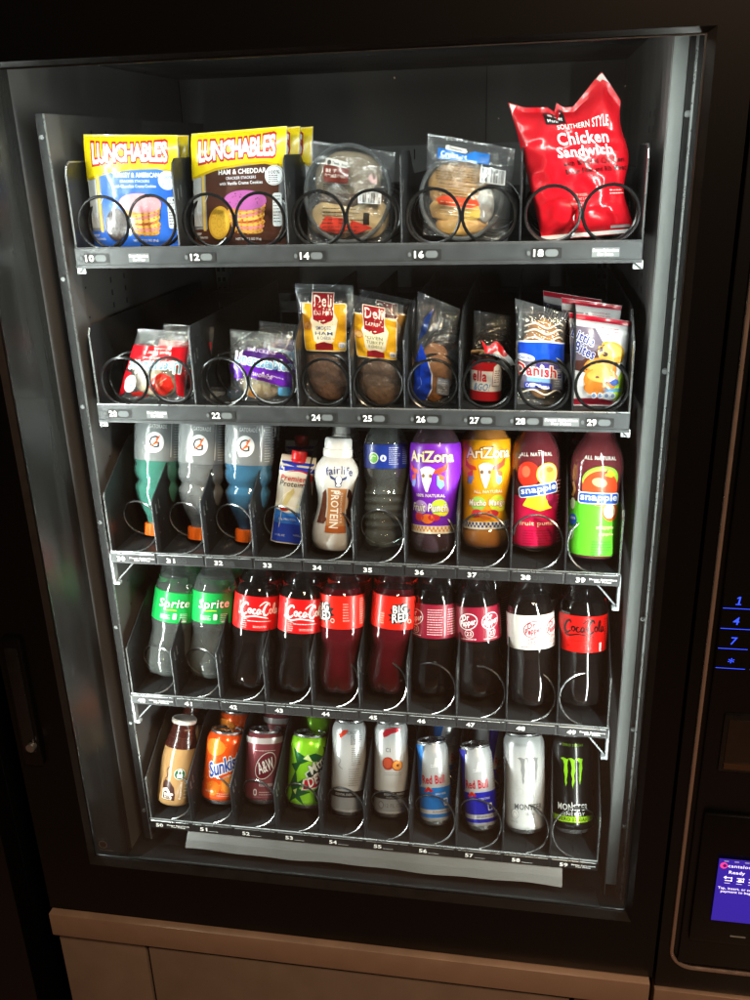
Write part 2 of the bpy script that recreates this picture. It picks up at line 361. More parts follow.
# control side
mb=MB(); mb.box(.8165,-.160,.474,1.16,-.112,1.93,M_blk,.002); mb.box(.8165,-.164,.425,1.16,-.112,.4705,M_copper,.002); mb.box(.8165,-.158,.03,1.16,-.112,.4245,M_cop2,.001); CP=mb.build('control_panel',VM)
pts=[(.834,1.88),(.834,.56)]+[(.834+.03*(1-math.cos(R_(a))),.548-.03*math.sin(R_(a))) for a in range(0,91,10)]+[(.9,.518),(1.12,.518)]
mb=MB(); mb.tube([(x,-.162,z) for x,z in pts],.0028,M_trim,8); mb.build('trim_bead',CP)
mb=MB(); mb.box(.843,-.166,.53,1.11,-.160,1.86,M_blk,.003); mb.build('fascia_panel',CP)
K='12 3456789*0#'.replace(' ','')
for i,ch in enumerate(K):
    cx=.8615+(i%3)*.0395; cz=1.105-(i//3)*.0272
    mb=MB(); mb.box(cx-.017,-.1672,cz-.0125,cx+.017,-.166,cz+.0095,M_blk)
    s={'*':(7,7),'1':(3.2,10),'#':(8,9)}.get(ch,(7,10)); mE=mat('blue_key_light','#2c4cff',emit=1.5,var=0)
    art(mb,([('t',ch,0,0,s[0],s[1],mE,0,dict(shear=.12,b=.004))] if ch!='1' else [('p',[(-.9,-5),(.9,-5),(1.9,5),(.4,5),(-2.4,3.2),(-2.2,2.2),(.2,3)],mE,0),('r',-3.4,-5.6,2.8,-4.6,mE,1)])+[('r',-17,-11.1,17,-10.4,mE,0)],flat(cx,-.1673,cz),'emit',gx=50); mb.build('key',CP,smooth=False)
mb=MB(); mb.box(.862,-.1685,.862,.99,-.165,.948,mat('coin_return_frame','#0b0a0a',rough=.3),.003); cn=mb.build('coin_return',CP)
mb=MB(); mb.box(.868,-.1695,.876,.985,-.1682,.940,mat('coin_flap_dark','#17100c',rough=.35),.001); mb.box(.868,-.1715,.868,.985,-.168,.8755,mat('coin_lip_brown','#38261b',rough=.35,metal=.3)); mb.build('coin_flap',cn)
mb=MB(); mb.box(.852,-.174,.580,1.0,-.166,.797,M_blk,.005); rd=mb.build('card_reader',CP)
scr=mat('lit_blue_screen','#2b1d92',emit=1.0,var=.1,vscale=20,rough=.2); wt=mat('screen_white','#f4f2ff',emit=1.1,var=0); pk=mat('screen_pink','#ff3f8e',emit=1.0,var=0)
mb=MB(); mb.box(.8765,-.1785,.626,.970,-.1775,.731,scr)
it=[('e',6.5,95,4.6,4.8,pk,1),('e',7.6,95,2.6,2.8,mat('screen_dark','#4a1470',emit=.8,var=0),2),('t','cantaloupe',31,94.5,38,6.5,wt,1),('t','Ready',24,84,20,6.5,wt,1,dict(b=.03)),
 ('t','Tap, insert, or swipe',28,57,50,4.8,wt,1,dict(b=.03)),('t','payment to begin',28,51.5,42,4.8,wt,1,dict(b=.03))]
for k in range(3):
    x=10+k*15; it+=[('r',x,70,x+9,71.2,wt,1),('r',x,75,x+9,76.2,wt,1),('r',x+8,70,x+9,76.2,wt,1),('r',x,66,x+7,66.6,wt,1)]
    it+= [('p',[(x-2,75.6),(x+1.5,78.5),(x+1.5,72.8)],wt,1)] if k==0 else [('r',x+2,70,x+6,74,wt,1)]
for k in range(5): it.append(('r',6+k*13,101.5,12+k*13,103.5,mat('screen_grey','#8f8fb8',emit=.7,var=0),1,.9))
art(mb,it,flat(.8765,-.1786,.626),gx=60); mb.build('screen',rd)
mb=MB(); mb.box(.905,-.1745,.5955,.925,-.1738,.5975,M_grey); mb.build('status_bar',rd)

# ------------------------------------------------------------------ trays
RZ=[1.5,1.2841,1.0646,.8159,.5681]; RY=[0,0,-.0256,-.0256,-.0256]; P=.074
def divider(r,x,parent,side=False):
    z=RZ[r]-.004; y=RY[r]+.0015
    if r<2: pr=[(0,0),(0,.098),(.004,.108),(.012,.113),(.09,.113),(.13,.085),(.46,.085),(.46,0)]
    else: pr=[(0,0),(0,.082),(.002,.086),(.105,.140),(.44,.140),(.44,0)]
    if r==1: pr=[(0,0),(0,.088),(.004,.096),(.055,.128),(.07,.132),(.46,.132),(.46,0)] if x>.29 else [(0,0),(0,.104),(.004,.112),(.012,.115),(.46,.115),(.46,0)]
    if r==2 and side: pr=[(0,0),(0,.09),(.003,.096),(.10,.15),(.44,.15),(.44,0)]
    pts=[(y+a,z+b) for a,b in pr]; n=len(pts); t=.0008
    v=[(x-t,a,b) for a,b in pts]+[(x+t,a,b) for a,b in pts]
    mb=MB(); mb.add(v,[tuple(range(n)),tuple(range(2*n-1,n-1,-1))]+[(i,n+i,n+(i+1)%n,(i+1)%n) for i in range(n)],M_div)
    k=[i for i in range(n-3)] # rolled front and top edge
    mb.tube([(x,y+pr[i][0],z+pr[i][1]) for i in k],.0013,M_div if not side else M_edge,6)
    if not side: # stamped slots
        for dy,dz in((.010,.062),(.021,.066)):
            mb.box(x+t,y+dy,z+dz,x+t+.0005,y+dy+.002,z+dz+.015,M_edge if r>1 else M_scr)
            if r>1: mb.box(x+t,y+dy+.002,z+dz,x+t+.0005,y+dy+.005,z+dz+.002,M_edge)
        if r>1:
            for dy,dz in((.016,.030),(.034,.045),(.05,.018)): mb.tube([(x+t,y+dy,z+dz),(x+t+.0005,y+dy,z+dz)],.0012,M_scr,8)
    return mb.build('divider',parent,smooth=False)
def coil(r,cx,parent,hand=1,pitch=.066,turns=5,rad=.0335,y0=None,wr=.0017,phase=0,m=None,first=None):
    z=RZ[r]-.004+.0022+rad; y=RY[r]+(.006 if y0 is None else y0); pts=[]; n=int(turns*28)
    for i in range(n+1):
        a=2*PI*i/28+phase; t=i/28; pts.append((cx+hand*rad*math.sin(a),y+(pitch*t if first is None else (first*t if t<1 else first+pitch*(t-1))),z-rad*math.cos(a)))
    mb=MB(); mb.tube(pts,wr,m or M_wire,7); return mb.build('coil',parent)
def plate(r,x,s,parent):
    z=RZ[r]; y=RY[r]; mb=MB()
    if r<2:
        f=flat(x,y-.0042,z-.0125)
        it=[('r',0,-6.2,36,6.2,'#0c0c0d',0,1),('t',s,7.8,0,11.5,8.2,'#f3f4f2',1,dict(b=.07)),('r',15.5,-4.6,32,4.6,'#4b4e50',1,4.4),('r',16.2,-3.9,31.3,3.9,'#5c6062',2,3.7),('e',-4.3,0,2.9,3.6,'#2c2e30',0),('e',-4.0,0,2.2,2.9,'#55585a',1)]
    else:
        f=flat(x,y-.0042,z-.0095)
        it=[('r',0,-4.6,34,4.6,'#0d0e0e',0,.8),('t',s,7.5,0,12,6.8,'#f3f4f2',1,dict(b=.07))]
        if s[1] in '09': it[0]=('r',0,-4.6,16,4.6,'#0d0e0e',0,.8)
        for k in(() if s[1] in '09' else (0,1)):
            a=17+k*8.3; it+=[('r',a,-3.4,a+6.6,3.4,'#3d4042',1,2.2),('r',a+.6,-2.8,a+6,2.8,'#17181a',2,1.8)]
        if r==4: it=it[:2]+([('r',16,-3.6,33,-3.0,'#c9cbcc',1)] if s[1] not in '09' else [])
    art(mb,it,f,'flat',gx=100,base=.0002,step=.0002); return mb.build('number_plate',parent,smooth=False)
def sticker(r,x,parent,w=29):
    z=RZ[r]-(.0125 if r<2 else .0095); mb=MB(); h=5.6 if r<2 else 4.2
    art(mb,[('r',0,-h,w,h,'#65686a' if r<2 else '#17181a',0,.5),('t','Press Selection',w/2,h*.42,w*.9,h*.55,'#f3f3f0',1,dict(b=.09)),('t','For Price',w/2,-h*.42,w*.55,h*.55,'#f3f3f0',1,dict(b=.09))],flat(x,RY[r]-.0042,z),'flat',gx=100,base=.0002,step=.0002)
    mb.build('price_sticker',parent,smooth=False)
W=.74
for r in range(5):
    z=RZ[r]; y=RY[r]; mb=MB(); H=.0235 if r<2 else .0175
    mb.box(0,y+.001,z-.0055,W,y+.50,z-.004,M_tray)
    mb.box(.0,y+.47,z-.004,W,y+.475,z+.05,M_tray)
    for k in range(10):
        if r>1: mb.box(k*P+.0355,y+.018,z-.004,k*P+.0375,y+.034,z-.0036,M_gasket)
        mb.box(k*P+.012,y+.05,z-.004,k*P+.0125,y+.45,z-.0028,M_tray); mb.box(k*P+.0615,y+.05,z-.004,k*P+.062,y+.45,z-.0028,M_tray)
    tr=mb.build('tray',VM,smooth=False)
    mb=MB(); mr=M_rail if r<2 else M_raild
    mb.box(0,y-.0035,z-H,W,y+.001,z,mr,.0012); mb.tube([(0.001,y-.0012,z+.0003),(W-.001,y-.0012,z+.0003)],.0014,M_edge if r>0 else M_rail,8)
    if r<2: mb.box(0,y-.0050,z-H-.002,W,y-.002,z-H+.0022,mr,.0006)
    else:
        for k in range(10):
            mb.box(k*P+.001,y-.0042,z-.0008-H+.002,k*P+P-.001,y-.0030,z-.001,M_raild if r<4 else M_bmat,.0008)
            mb.tube([(k*P+.003,y-.0045,z-.001),(k*P+P-.003,y-.0045,z-.001)],.0005,M_edge,6)
    mb.build('rail',tr,smooth=False)
    xs=[0,.148,.296,.444,.592,.74] if r==0 else ([0,.148]+[.296+k*P for k in range(7)] if r==1 else [k*P for k in range(11)])
    for i,x in enumerate(xs): divider(r,min(max(x,.0012),.7388),tr,side=(i in(0,len(xs)-1)))
    if r==0:
        for k in range(10): coil(0,.037+k*P+(.002 if k%2==0 else -.002),tr,hand=(-1 if k%2==0 else 1),pitch=.05,turns=6,y0=.004,wr=.0021,first=.016,phase=-.5 if k%2 else -.9)
        for k,s in enumerate(('10','12','14','16','18')): plate(0,.0135+.1485*k,s,tr)
        sticker(0,.077,tr); sticker(0,.6795,tr,33)
    elif r==1:
        for k in range(10): coil(1,.037+k*P+((.002 if k%2==0 else -.002) if k<4 else 0),tr,hand=((-1 if k%2==0 else 1) if k<4 else (1,-1,-1,1,1,1)[k-4]),pitch=.05,turns=6,y0=.004,wr=.0021,first=.016,phase=-.6 if k<4 else -.2)
        for x,s in((.016,'20'),(.170,'22'),(.314,'24'),(.386,'25'),(.459,'26'),(.531,'27'),(.592,'28'),(.684,'29')): plate(1,x,s,tr)
        sticker(1,.075,tr,31); sticker(1,.6295,tr,46)
    else:
        for k in range(10): coil(r,.037+k*P,tr,hand=(1 if k<9 else -1),pitch=.066,turns=5,rad=.0342,y0=.004,wr=.0016,m=M_wire2)
        for k in range(10): plate(r,k*P+(.012 if k not in(0,) else .008)+.002,'%d%d'%(r+1,k),tr)
        for x,w in((.029,43),(.6975,40)): sticker(r,x,tr,w)
    # hanging end brackets
    if r<4:
        for s_,x in((1,-.002),(-1,W+.002)):
            mb=MB(); c=M_clip if r>1 else M_scr; zb=z-H
            if r<2: mb.box(min(x,x+s_*.012),y+.002,zb-.010,max(x,x+s_*.012),y+.006,zb,c); mb.tube([(x+s_*.002,y,zb-.010),(x+s_*.014,y,zb)],.001,c,6)
            else:
                mb.box(min(x,x+s_*.004),y-.002,zb-.034,max(x,x+s_*.004),y+.010,z-.004,c,.001); mb.box(min(x,x+s_*.010),y-.002,zb-.038,max(x,x+s_*.010),y+.008,zb-.033,c,.001)
                mb.tube([(x+s_*.004,y+.004,zb-.034),(x+s_*.030,y+.012,zb-.006)],.0013,c,6)
            mb.build('end_bracket',tr,smooth=False)

# ------------------------------------------------------------------ neighbouring machine
NB=empty('neighbouring_machine',(-.5,0,0),'plain black machine just showing at the far left edge beside the snack machine','vending machine')
mb=MB(); mb.box(-.40,-.15,0,.307,.7,1.93,M_blk,.004); mb.build('cabinet_body',NB)
mb=MB(); mb.tube([(.277,-.185,.80),(.277,-.185,.60)],.010,mat('grey_pull_handle','#6f6c6a',rough=.4,metal=.4),14); mb.box(.272,-.185,.62,.282,-.15,.63,M_blk); mb.box(.272,-.185,.77,.282,-.15,.78,M_blk); mb.build('handle',NB)
# ------------------------------------------------------------------ product placing
CAM=Vector((.6099,-1.1682,1.6113))
def seat(o,x,y,row,th,ph,r,spin=0,face=True,zadd=0):
    """stand a product on its tray, leaning back th degrees and sideways ph degrees; spin turns it about its own axis"""
    a=math.degrees(math.atan2(CAM.x-x,y-CAM.y)) if face else 0
    z=RZ[row]-.0038+r*abs(math.sin(R_(th)))+r*abs(math.sin(R_(ph)))*.3+zadd
    M=Matrix.Translation((x,y,z))@Matrix.Rotation(R_(-th),4,'X')@Matrix.Rotation(R_(ph),4,'Y')@Matrix.Rotation(R_(a+spin),4,'Z')
    o.matrix_world=M; o.location=M.to_translation(); o.rotation_euler=M.to_euler()
    return o
def relabel(o,label,**k): o['label']=label; return o
PET=clear('clear_pet',haze=.035,hazecol='#c4cacb',rough=.02,bump=.12,bscale=42,ior=1.5)
PETD=clear('dark_pet',haze=.008,hazecol='#a8aeb0',rough=.02,bump=.08,bscale=42,ior=1.5)
FILM=clear('clear_wrap_film',haze=.07,hazecol='#c0c5ca',rough=.06,bump=1.0,bscale=60,ior=1.85)
FILMC=clear('crisp_wrap_film',haze=.06,hazecol='#9fa6ad',rough=.07,bump=1.0,bscale=75,ior=1.85)
def liquid(key,col,tr=.0,rough=.08,**k): return mat(key,col,rough=rough,trans=tr,ior=1.34,coat=.6,var=.03,**k)
L_cola=liquid('dark_cola','#0a0403',rough=.06)
L_red=mat('red_soda','#560110',rough=.05,trans=.12,ior=1.34,coat=.5,var=.05)
L_water=clear('clear_drink',tint='#e9efed',haze=.085,hazecol='#c0cac6',rough=.03,bump=.12,bscale=60,ior=1.4)
def petal(zt=26,amt=.13,n=5,ph=0):
    def f(r,z,a):
        if z>zt: return r
        k=(1-z/zt); return r*(1-amt*k*(1-abs(math.cos(n*a/2+ph))**.6)*1.6)
    return f
def sleeve(mb,r,z0,z1,m,n=64,e=.35): mb.lathe([(r-.2,z0-.4),(r+e,z0),(r+e,z1),(r-.2,z1+.4)],m,n)
def cap(parent,r,z0,h,col,name='cap',knurl=True):
    mb=MB(); mb.lathe([(r-.3,z0),(r,z0+.5),(r,z0+h-1.5),(r-1.2,z0+h),(0,z0+h)],ink(col,'ink'),60,rf=(lambda q,z,a:q*(1+(.02*math.cos(30*a) if q>r-1 else 0))) if knurl else None)
    return mb.build(name,parent)
SODA=[(0,7),(9,5),(17,1.5),(24,0),(30,2.5),(34.5,10),(36,22),(36.3,34),(35.6,46),(33.6,60),(32.6,70),(33.2,78),(35.2,86),(35.4,90),(35.4,140),(35.2,144),(34,152),(30,163),(24,174),(17.5,184),(14,191),(13.3,196),(16,198),(16,200),(13.2,201),(13.2,206)]
def inner(prof,level,d=.9):
    out=[(max(0,r-d),z+(d if i<6 else 0)) for i,(r,z) in enumerate(prof) if z<level]
    rl=out[-1][0]
    for (r0,z0),(r1,z1) in zip(prof,prof[1:]):
        if z0<level<=z1: rl=r0+(r1-r0)*(level-z0)/(z1-z0)-d
    return out+[(rl,level),(0,level)]
def soda(label,liq,lev,z0,z1,items,lcol,capcol,group=None,cat='soda bottle',prof=SODA,lk='ink',dimples=False,shell=None):
    o=empty('soda_bottle',(0,0,0),label,cat,group)
    rf=petal()
    if dimples:
        b=rf; rf=lambda r,z,a:(b(r,z,a)-(1.0*max(0,math.cos(12*a))*max(0,math.cos((z-66)/14*PI*2))if 48<z<82 else 0))
    pr=prof
    if dimples: # more rings so that the dimples show
        pr=[]; 
        for (r0,za),(r1,zb) in zip(prof,prof[1:]):
            pr.append((r0,za))
            if 44<za<86:
                for q in(1,2,3): pr.append((r0+(r1-r0)*q/4,za+(zb-za)*q/4))
        pr.append(prof[-1])
    mb=MB(); mb.lathe(pr,shell or (PET if liq is L_water else PETD),60,rf=rf); body=mb.build('bottle_body',o,ang=50)
    mb=MB(); mb.lathe(inner(pr,lev),liq,60,rf=rf); mb.build('drink',o,ang=50)
    mb=MB(); sleeve(mb,35.5,z0,z1,ink(lcol,lk)); art(mb,items,cyl(35.9),lk,gx=4,base=.0002); mb.build('label',o)
    mb=MB(); cap(o,14.6,203,13,capcol); return o

# ---- lettering pieces
def script_cola(cx,cy,w,col,l,bw=2.2):
    """flowing hand-lettered 'Coca-Cola', drawn as brush strokes in a 100 x 34 box"""
    S=[([(20,25),(16,30),(9,27),(3,17),(4,8),(11,5),(18,10)],1.5),([(11,5),(4,2),(14,-1),(34,3),(56,1),(70,-2)],.9),
       ([(24,9),(21,12),(22,17),(26,18),(28,14),(26,9),(23,9)],1.1),([(38,16),(35,18),(32,14),(33,9),(37,8),(41,11)],1.1),
       ([(49,16),(45,18),(42,14),(42,9),(45,8),(48,12),(49,17),(49,10),(52,8)],1.1),([(52,13),(56,14)],1.0),
       ([(72,25),(69,31),(62,27),(57,17),(58,8),(64,5),(70,10)],1.5),([(69,30),(60,34),(50,28),(46,24)],.8),
       ([(75,9),(72,12),(73,17),(77,18),(79,14),(77,9),(74,9)],1.1),([(82,10),(87,24),(86,30),(83,26),(83,12),(86,8)],1.0),
       ([(96,16),(92,18),(89,14),(89,9),(92,8),(95,12),(96,17),(96,10),(100,9)],1.1)]
    k=w/100; out=[]
    for P_,q in S: out.append(('s',cr([((x-50)*k+cx,(y-14)*k*1.12+cy) for x,y in P_],6),(lambda t,q=q:bw*q*(.55+.45*math.sin(PI*min(1,max(0,t)))) ),col,l))
    return out
def glint(): pass
def drpep(cx,cy,w,txt,l,ring='#f4eef0'):
    k=w/30; o=[('e',cx,cy,16*k,11*k,ring,l,8)]
    return o

# ------------------------------------------------------------------ row 4: soda bottles
def sprite_items():
    it=[('t','Sprite',-3,27,50,18,'#ffffff',2,dict(b=.03,shear=.15,rot=4,out=[('#067a34',.7)])),('s',[(-16,17),(-4,18.5),(2,18)],1.3,'#f2e63a',2)]
    it+=lines(-24,-6,2,10,4,'#dff3e6',1,.9,4)+lines(8,24,0,14,5,'#dff3e6',1,.9,5)+[('r',-3,3,3,13,'#e8f6ee',1,1.4),('r',30,4,46,36,'#0a8a3c',1)]+lines(31,45,5,35,9,'#dff3e6',2,.8,6)+[('r',10,-1,20,2,'#f0f2ee',2)]
    return [shift(i,0,97) for i in it]
def shift(it,dx,dy):
    it=list(it); k=it[0]
    if k in('p','s'): it[1]=[(x+dx,y+dy) for x,y in it[1]]
    elif k=='e': it[1]+=dx; it[2]+=dy
    elif k=='r': it[1]+=dx; it[2]+=dy; it[3]+=dx; it[4]+=dy
    elif k=='t': it[2]+=dx; it[3]+=dy
    return tuple(it)
def at(items,dx,dy): return [shift(i,dx,dy) for i in items]
SPRP=[(r,z) for r,z in SODA]
sp=soda('clear lemon-lime soda bottle with green label, leftmost bottle of the cola shelf, slot 40',L_water,168,94,143,sprite_items(),'#12a84e','#1a9c48','lemon-lime soda bottles',dimples=True)
B4={40:(.037,.031,15,10),41:(.112,.034,15,4),42:(.184,.016,15,6),43:(.261,.014,15,4),44:(.333,.017,15,0),45:(.407,.025,15,4),46:(.476,.034,15,0),47:(.551,.032,15,-5),48:(.630,.020,15,-4),49:(.703,.029,15,-1)}
def put4(o,n,spin=0,back=0,dth=0):
    x,y,th,ph=B4[n]
    if back: x,y,th,ph=.037+P*(n-40)+.001,y+.082*back,6,0
    else: ph*=.85
    return seat(o,x,y,3,th+dth,ph,.036,spin)
put4(sp,40,-4)
s2=relabel(copy_tree(sp),'clear lemon-lime soda bottle with green label in slot 41, next to the first cola'); put4(s2,41,0)
for n,lb in((40,'green-labelled lemon-lime bottle hidden behind the front one in slot 40'),(41,'green-labelled lemon-lime bottle hidden behind the front one in slot 41')):
    s3=relabel(copy_tree(sp),lb); put4(s3,n,55,1)
cola=at(script_cola(2,31,66,'#ffffff',1,2.5),0,97)+at(lines(-18,22,13,16.5,1,'#ffe9e6',1,1.2,4,.1)+lines(-27,-18,2,22,6,'#ffe1dd',1,.9,8)+lines(-8,18,4,8,2,'#ffd5d0',1,.8,9)+lines(34,60,3,48,12,'#ffd5d0',1,.9,10)+[('t','20 FL OZ',-33,34,4,22,'#ffe9e6',1)],0,97)
ck=soda('cola bottle with red label and white script, the left one of the pair, slot 42',L_cola,160,97,150,cola,'#d40e14','#c8101a','cola bottles')
put4(ck,42,4); c2=relabel(copy_tree(ck),'cola bottle with red label and white script, the right one of the pair, slot 43'); put4(c2,43,8)
for n,lb in((42,'red-labelled cola bottle standing behind the front cola in slot 42'),(43,'red-labelled cola bottle standing behind the front cola in slot 43')): put4(relabel(copy_tree(ck),lb),n,35,1)
bgred=[('p',[(-17,6),(-13,12),(-19,15),(-12,18),(-16,25),(-9,24),(-8,33),(-2,29),(3,36),(5,29),(13,33),(12,26),(19,25),(14,19),(20,14),(13,12),(15,5),(8,7),(3,1),(-2,6),(-10,1),(-10,8)],'#17100f',1)]
bgred+=[('t','BIG',-1,25.5,21,12.5,'#ffffff',2,dict(b=.05,rot=10,shear=.1,out=[('#1a1211',1.0)])),('t','RED',1,12.5,25,13,'#ffffff',4,dict(b=.05,rot=10,shear=.1,out=[('#1a1211',1.0)])),('e',17,6,3.4,3.4,'#f2e9d8',2),('e',17,6,2.4,2.4,'#c41a1a',3)]
bgred=at(bgred,0,113)+at([('r',-31,6,-24,26,'#ff5a3a',1,1)]+lines(-31,-24,7,25,5,'#fff0e6',2,.9,4),0,106)+at(lines(62,86,4,46,12,'#ffd8cc',1,1.0,14,.15),0,107)+at(lines(33,44,10,40,7,'#ffd8cc',1,.9,15),0,107)
br=soda('bright red soda bottle in slot 45 with its bold black-and-white logo facing out',L_red,166,106,157,bgred,'#e8200f','#d81818','bright red soda bottles')
put4(br,45,12)
b2=relabel(copy_tree(br),'bright red soda bottle in slot 44 turned so its small print shows'); put4(b2,44,-52)
for n,lb in((44,'bright red soda bottle behind the front one in slot 44'),(45,'bright red soda bottle behind the front one in slot 45')): put4(relabel(copy_tree(br),lb),n,-60,1)
def dplogo(cx,ringc,txt,sub,l=1):
    o=[('e',cx,30,15.5,12.5,ringc,l,18),('e',cx,30,14.2,11.2,'BG',l+1,18),('t','Dr',cx-3,36,11,8,txt,l+2,dict(b=.08,shear=.25,rot=12)),('t','Pepper',cx,27,25,11.5,txt,l+2,dict(b=.08,shear=.25,rot=12))]
    if sub=='23': o+=[('e',cx+1,11.5,7.2,6.6,ringc,l),('e',cx+1,11.5,6.2,5.6,'BG',l+1),('t','23',cx+1,11.5,8,6,txt,l+2)]
    else: o+=[('r',cx-9,7.5,cx+9,16.5,ringc,l,4.4,8),('r',cx-8,8.5,cx+8,15.5,'BG',l+1,3.4,8),('t',sub,cx,12,12,5.5,txt,l+2,dict(rot=8))]
    return o+lines(cx-13,cx+13,1.5,4.5,1,txt,l,1.1,7,.1)
def bg(items,c): return [tuple(c if v=='BG' else v for v in it) for it in items]
dpi=bg(dplogo(-14,'#f6e8ec','#ffffff','23')+dplogo(22,'#f6e8ec','#ffffff','23'),'#8d1530')+lines(44,68,4,46,11,'#f0d0d8',1,1.1,11,.1)+lines(76,100,4,46,11,'#f0d0d8',1,1.1,12,.1)
dp=soda('dark soda bottle in slot 47 with maroon label showing two oval logos side by side',L_cola,163,91,143,at(dpi,0,91.5),'#8d1530','#7a1028','maroon-labelled soda bottles')
put4(dp,47,0); d2=relabel(copy_tree(dp),'dark soda bottle in slot 46 with maroon label turned to its small print'); put4(d2,46,-88)
for n,lb,s in((46,'maroon-labelled soda bottle behind the front one in slot 46',-30),(47,'maroon-labelled soda bottle behind the front one in slot 47',-36)): put4(relabel(copy_tree(dp),lb),n,s,1)
ddi=bg(dplogo(3,'#8d1530','#8d1530','diet')+dplogo(38,'#8d1530','#8d1530','diet'),'#cfcdca')+lines(-16,-2,2,5,1,'#555555',1,1,3)
dd=soda('dark diet soda bottle with white label and maroon logo in slot 48',L_cola,168,90,141,at(ddi,0,90.5),'#cfcdca','#d8d8d6','white-labelled diet soda bottles')
put4(dd,48,4); put4(relabel(copy_tree(dd),'white-labelled diet soda bottle behind the front one in slot 48'),48,20,1)
czi=at(script_cola(2,33,66,'#120405',1,2.5),0,88)+at(lines(-20,24,13,16,1,'#5c0a0c',1,1.3,4,.1)+lines(-24,20,5,8,1,'#8a0d10',1,1.2,4,.1)+[('r',25,-1,29,12,'#f0f0ee',1)]+lines(34,60,3,48,12,'#6a0a0c',1,.9,10),0,88)
cz=soda('cola bottle with red label and black script in slot 49 at the right end',L_cola,160,86,140,czi,'#e3140f','#151515','black-script cola bottles')
put4(cz,49,2); put4(relabel(copy_tree(cz),'red-labelled sugar-free cola bottle behind the front one in slot 49'),49,-30,1)
# ------------------------------------------------------------------ row 5: cans
def can(label,r,h,paint,items,group=None,kind='can',neck=None,cat='drink can',neckcol=None,lidcol=None,crush=None):
    o=empty('drink_can',(0,0,0),label,cat,group); n=neck or r-6
    mp=ink(paint,kind); 
    pr=[(0,9),(8,8.5),(15,6.5),(n-6,2.5),(n-4.2,0),(n-2.6,.2),(n-.5,3),(r-1.6,8),(r,13),(r,16),(r,h*.5),(r,h-20),(r-.4,h-15),(r-2.6,h-9),(n+.6,h-4.5),(n,h-3.2)]
    mb=MB(); mb.lathe(pr,mp,60,rf=crush,mseg=lambda a,b:(M_alu if b[1]<8 or a[1]>h-6 or (a[1]<8 and b[1]<=8) else mp))
    art(mb,items,(lambda x,y,hh,f=cyl(r):(lambda p:p)(f(x,y,hh))) if not crush else (lambda x,y,hh:((lambda a,q:(q*math.sin(a),-q*math.cos(a),y*.001))(x/r,crush(r,y,x/r)*.001+hh))),kind,gx=4,gy=(7 if crush else None),base=.0002)
    mb.build('can_body',o)
    mb=MB(); ml=M_alu if not lidcol else ink(lidcol,'can')
    mb.lathe([(n,h-3.4),(n+1.0,h-2.2),(n+1.1,h-.6),(n+.3,h),(n-.8,h-.5),(n-1.6,h-3.6),(n-2.4,h-4),(0,h-3.4)],ml,60); ld=mb.build('lid',o)
    mb=MB(); mb.tube([(q*.001*6.5*math.cos(0)+.0065*math.cos(a),.0+.0095*math.sin(a),(h-2.3)*.001) for q in(0,) for a in [2*PI*k/20 for k in range(21)]],.0011,M_alu,6); mb.box(-.006,-.003,(h-3.0)*.001,.006,.0035,(h-2.3)*.001,M_alu); mb.build('pull_tab',ld)
    return o
B5={50:(.029,.013,20,6),51:(.108,0.022,24,4),52:(.183,0.032,24,-1),53:(.258,0.031,24,1),54:(.332,0.023,24,-1),55:(.405,0.028,24,-2),56:(.483,0.020,24,-6),57:(.559,0.018,24,-8),58:(.627,0.020,24,-3),59:(.702,0.030,24,-2)}
def put5(o,n,spin=0,back=0,r=.033):
    x,y,th,ph=B5[n]
    if back: x,y,th,ph=.037+P*(n-50)+.002,y+.068*back,20,1
    return seat(o,x,y,4,th,ph,r,spin)
def speckle(x0,x1,y0,y1,n,col,l,rr=(.5,1.6),seed=1):
    rd=random.Random(seed); return [('e',rd.uniform(x0,x1),rd.uniform(y0,y1),q,q,col,l) for q in [rd.uniform(*rr) for _ in range(n)]]
HB=2*PI*33/2
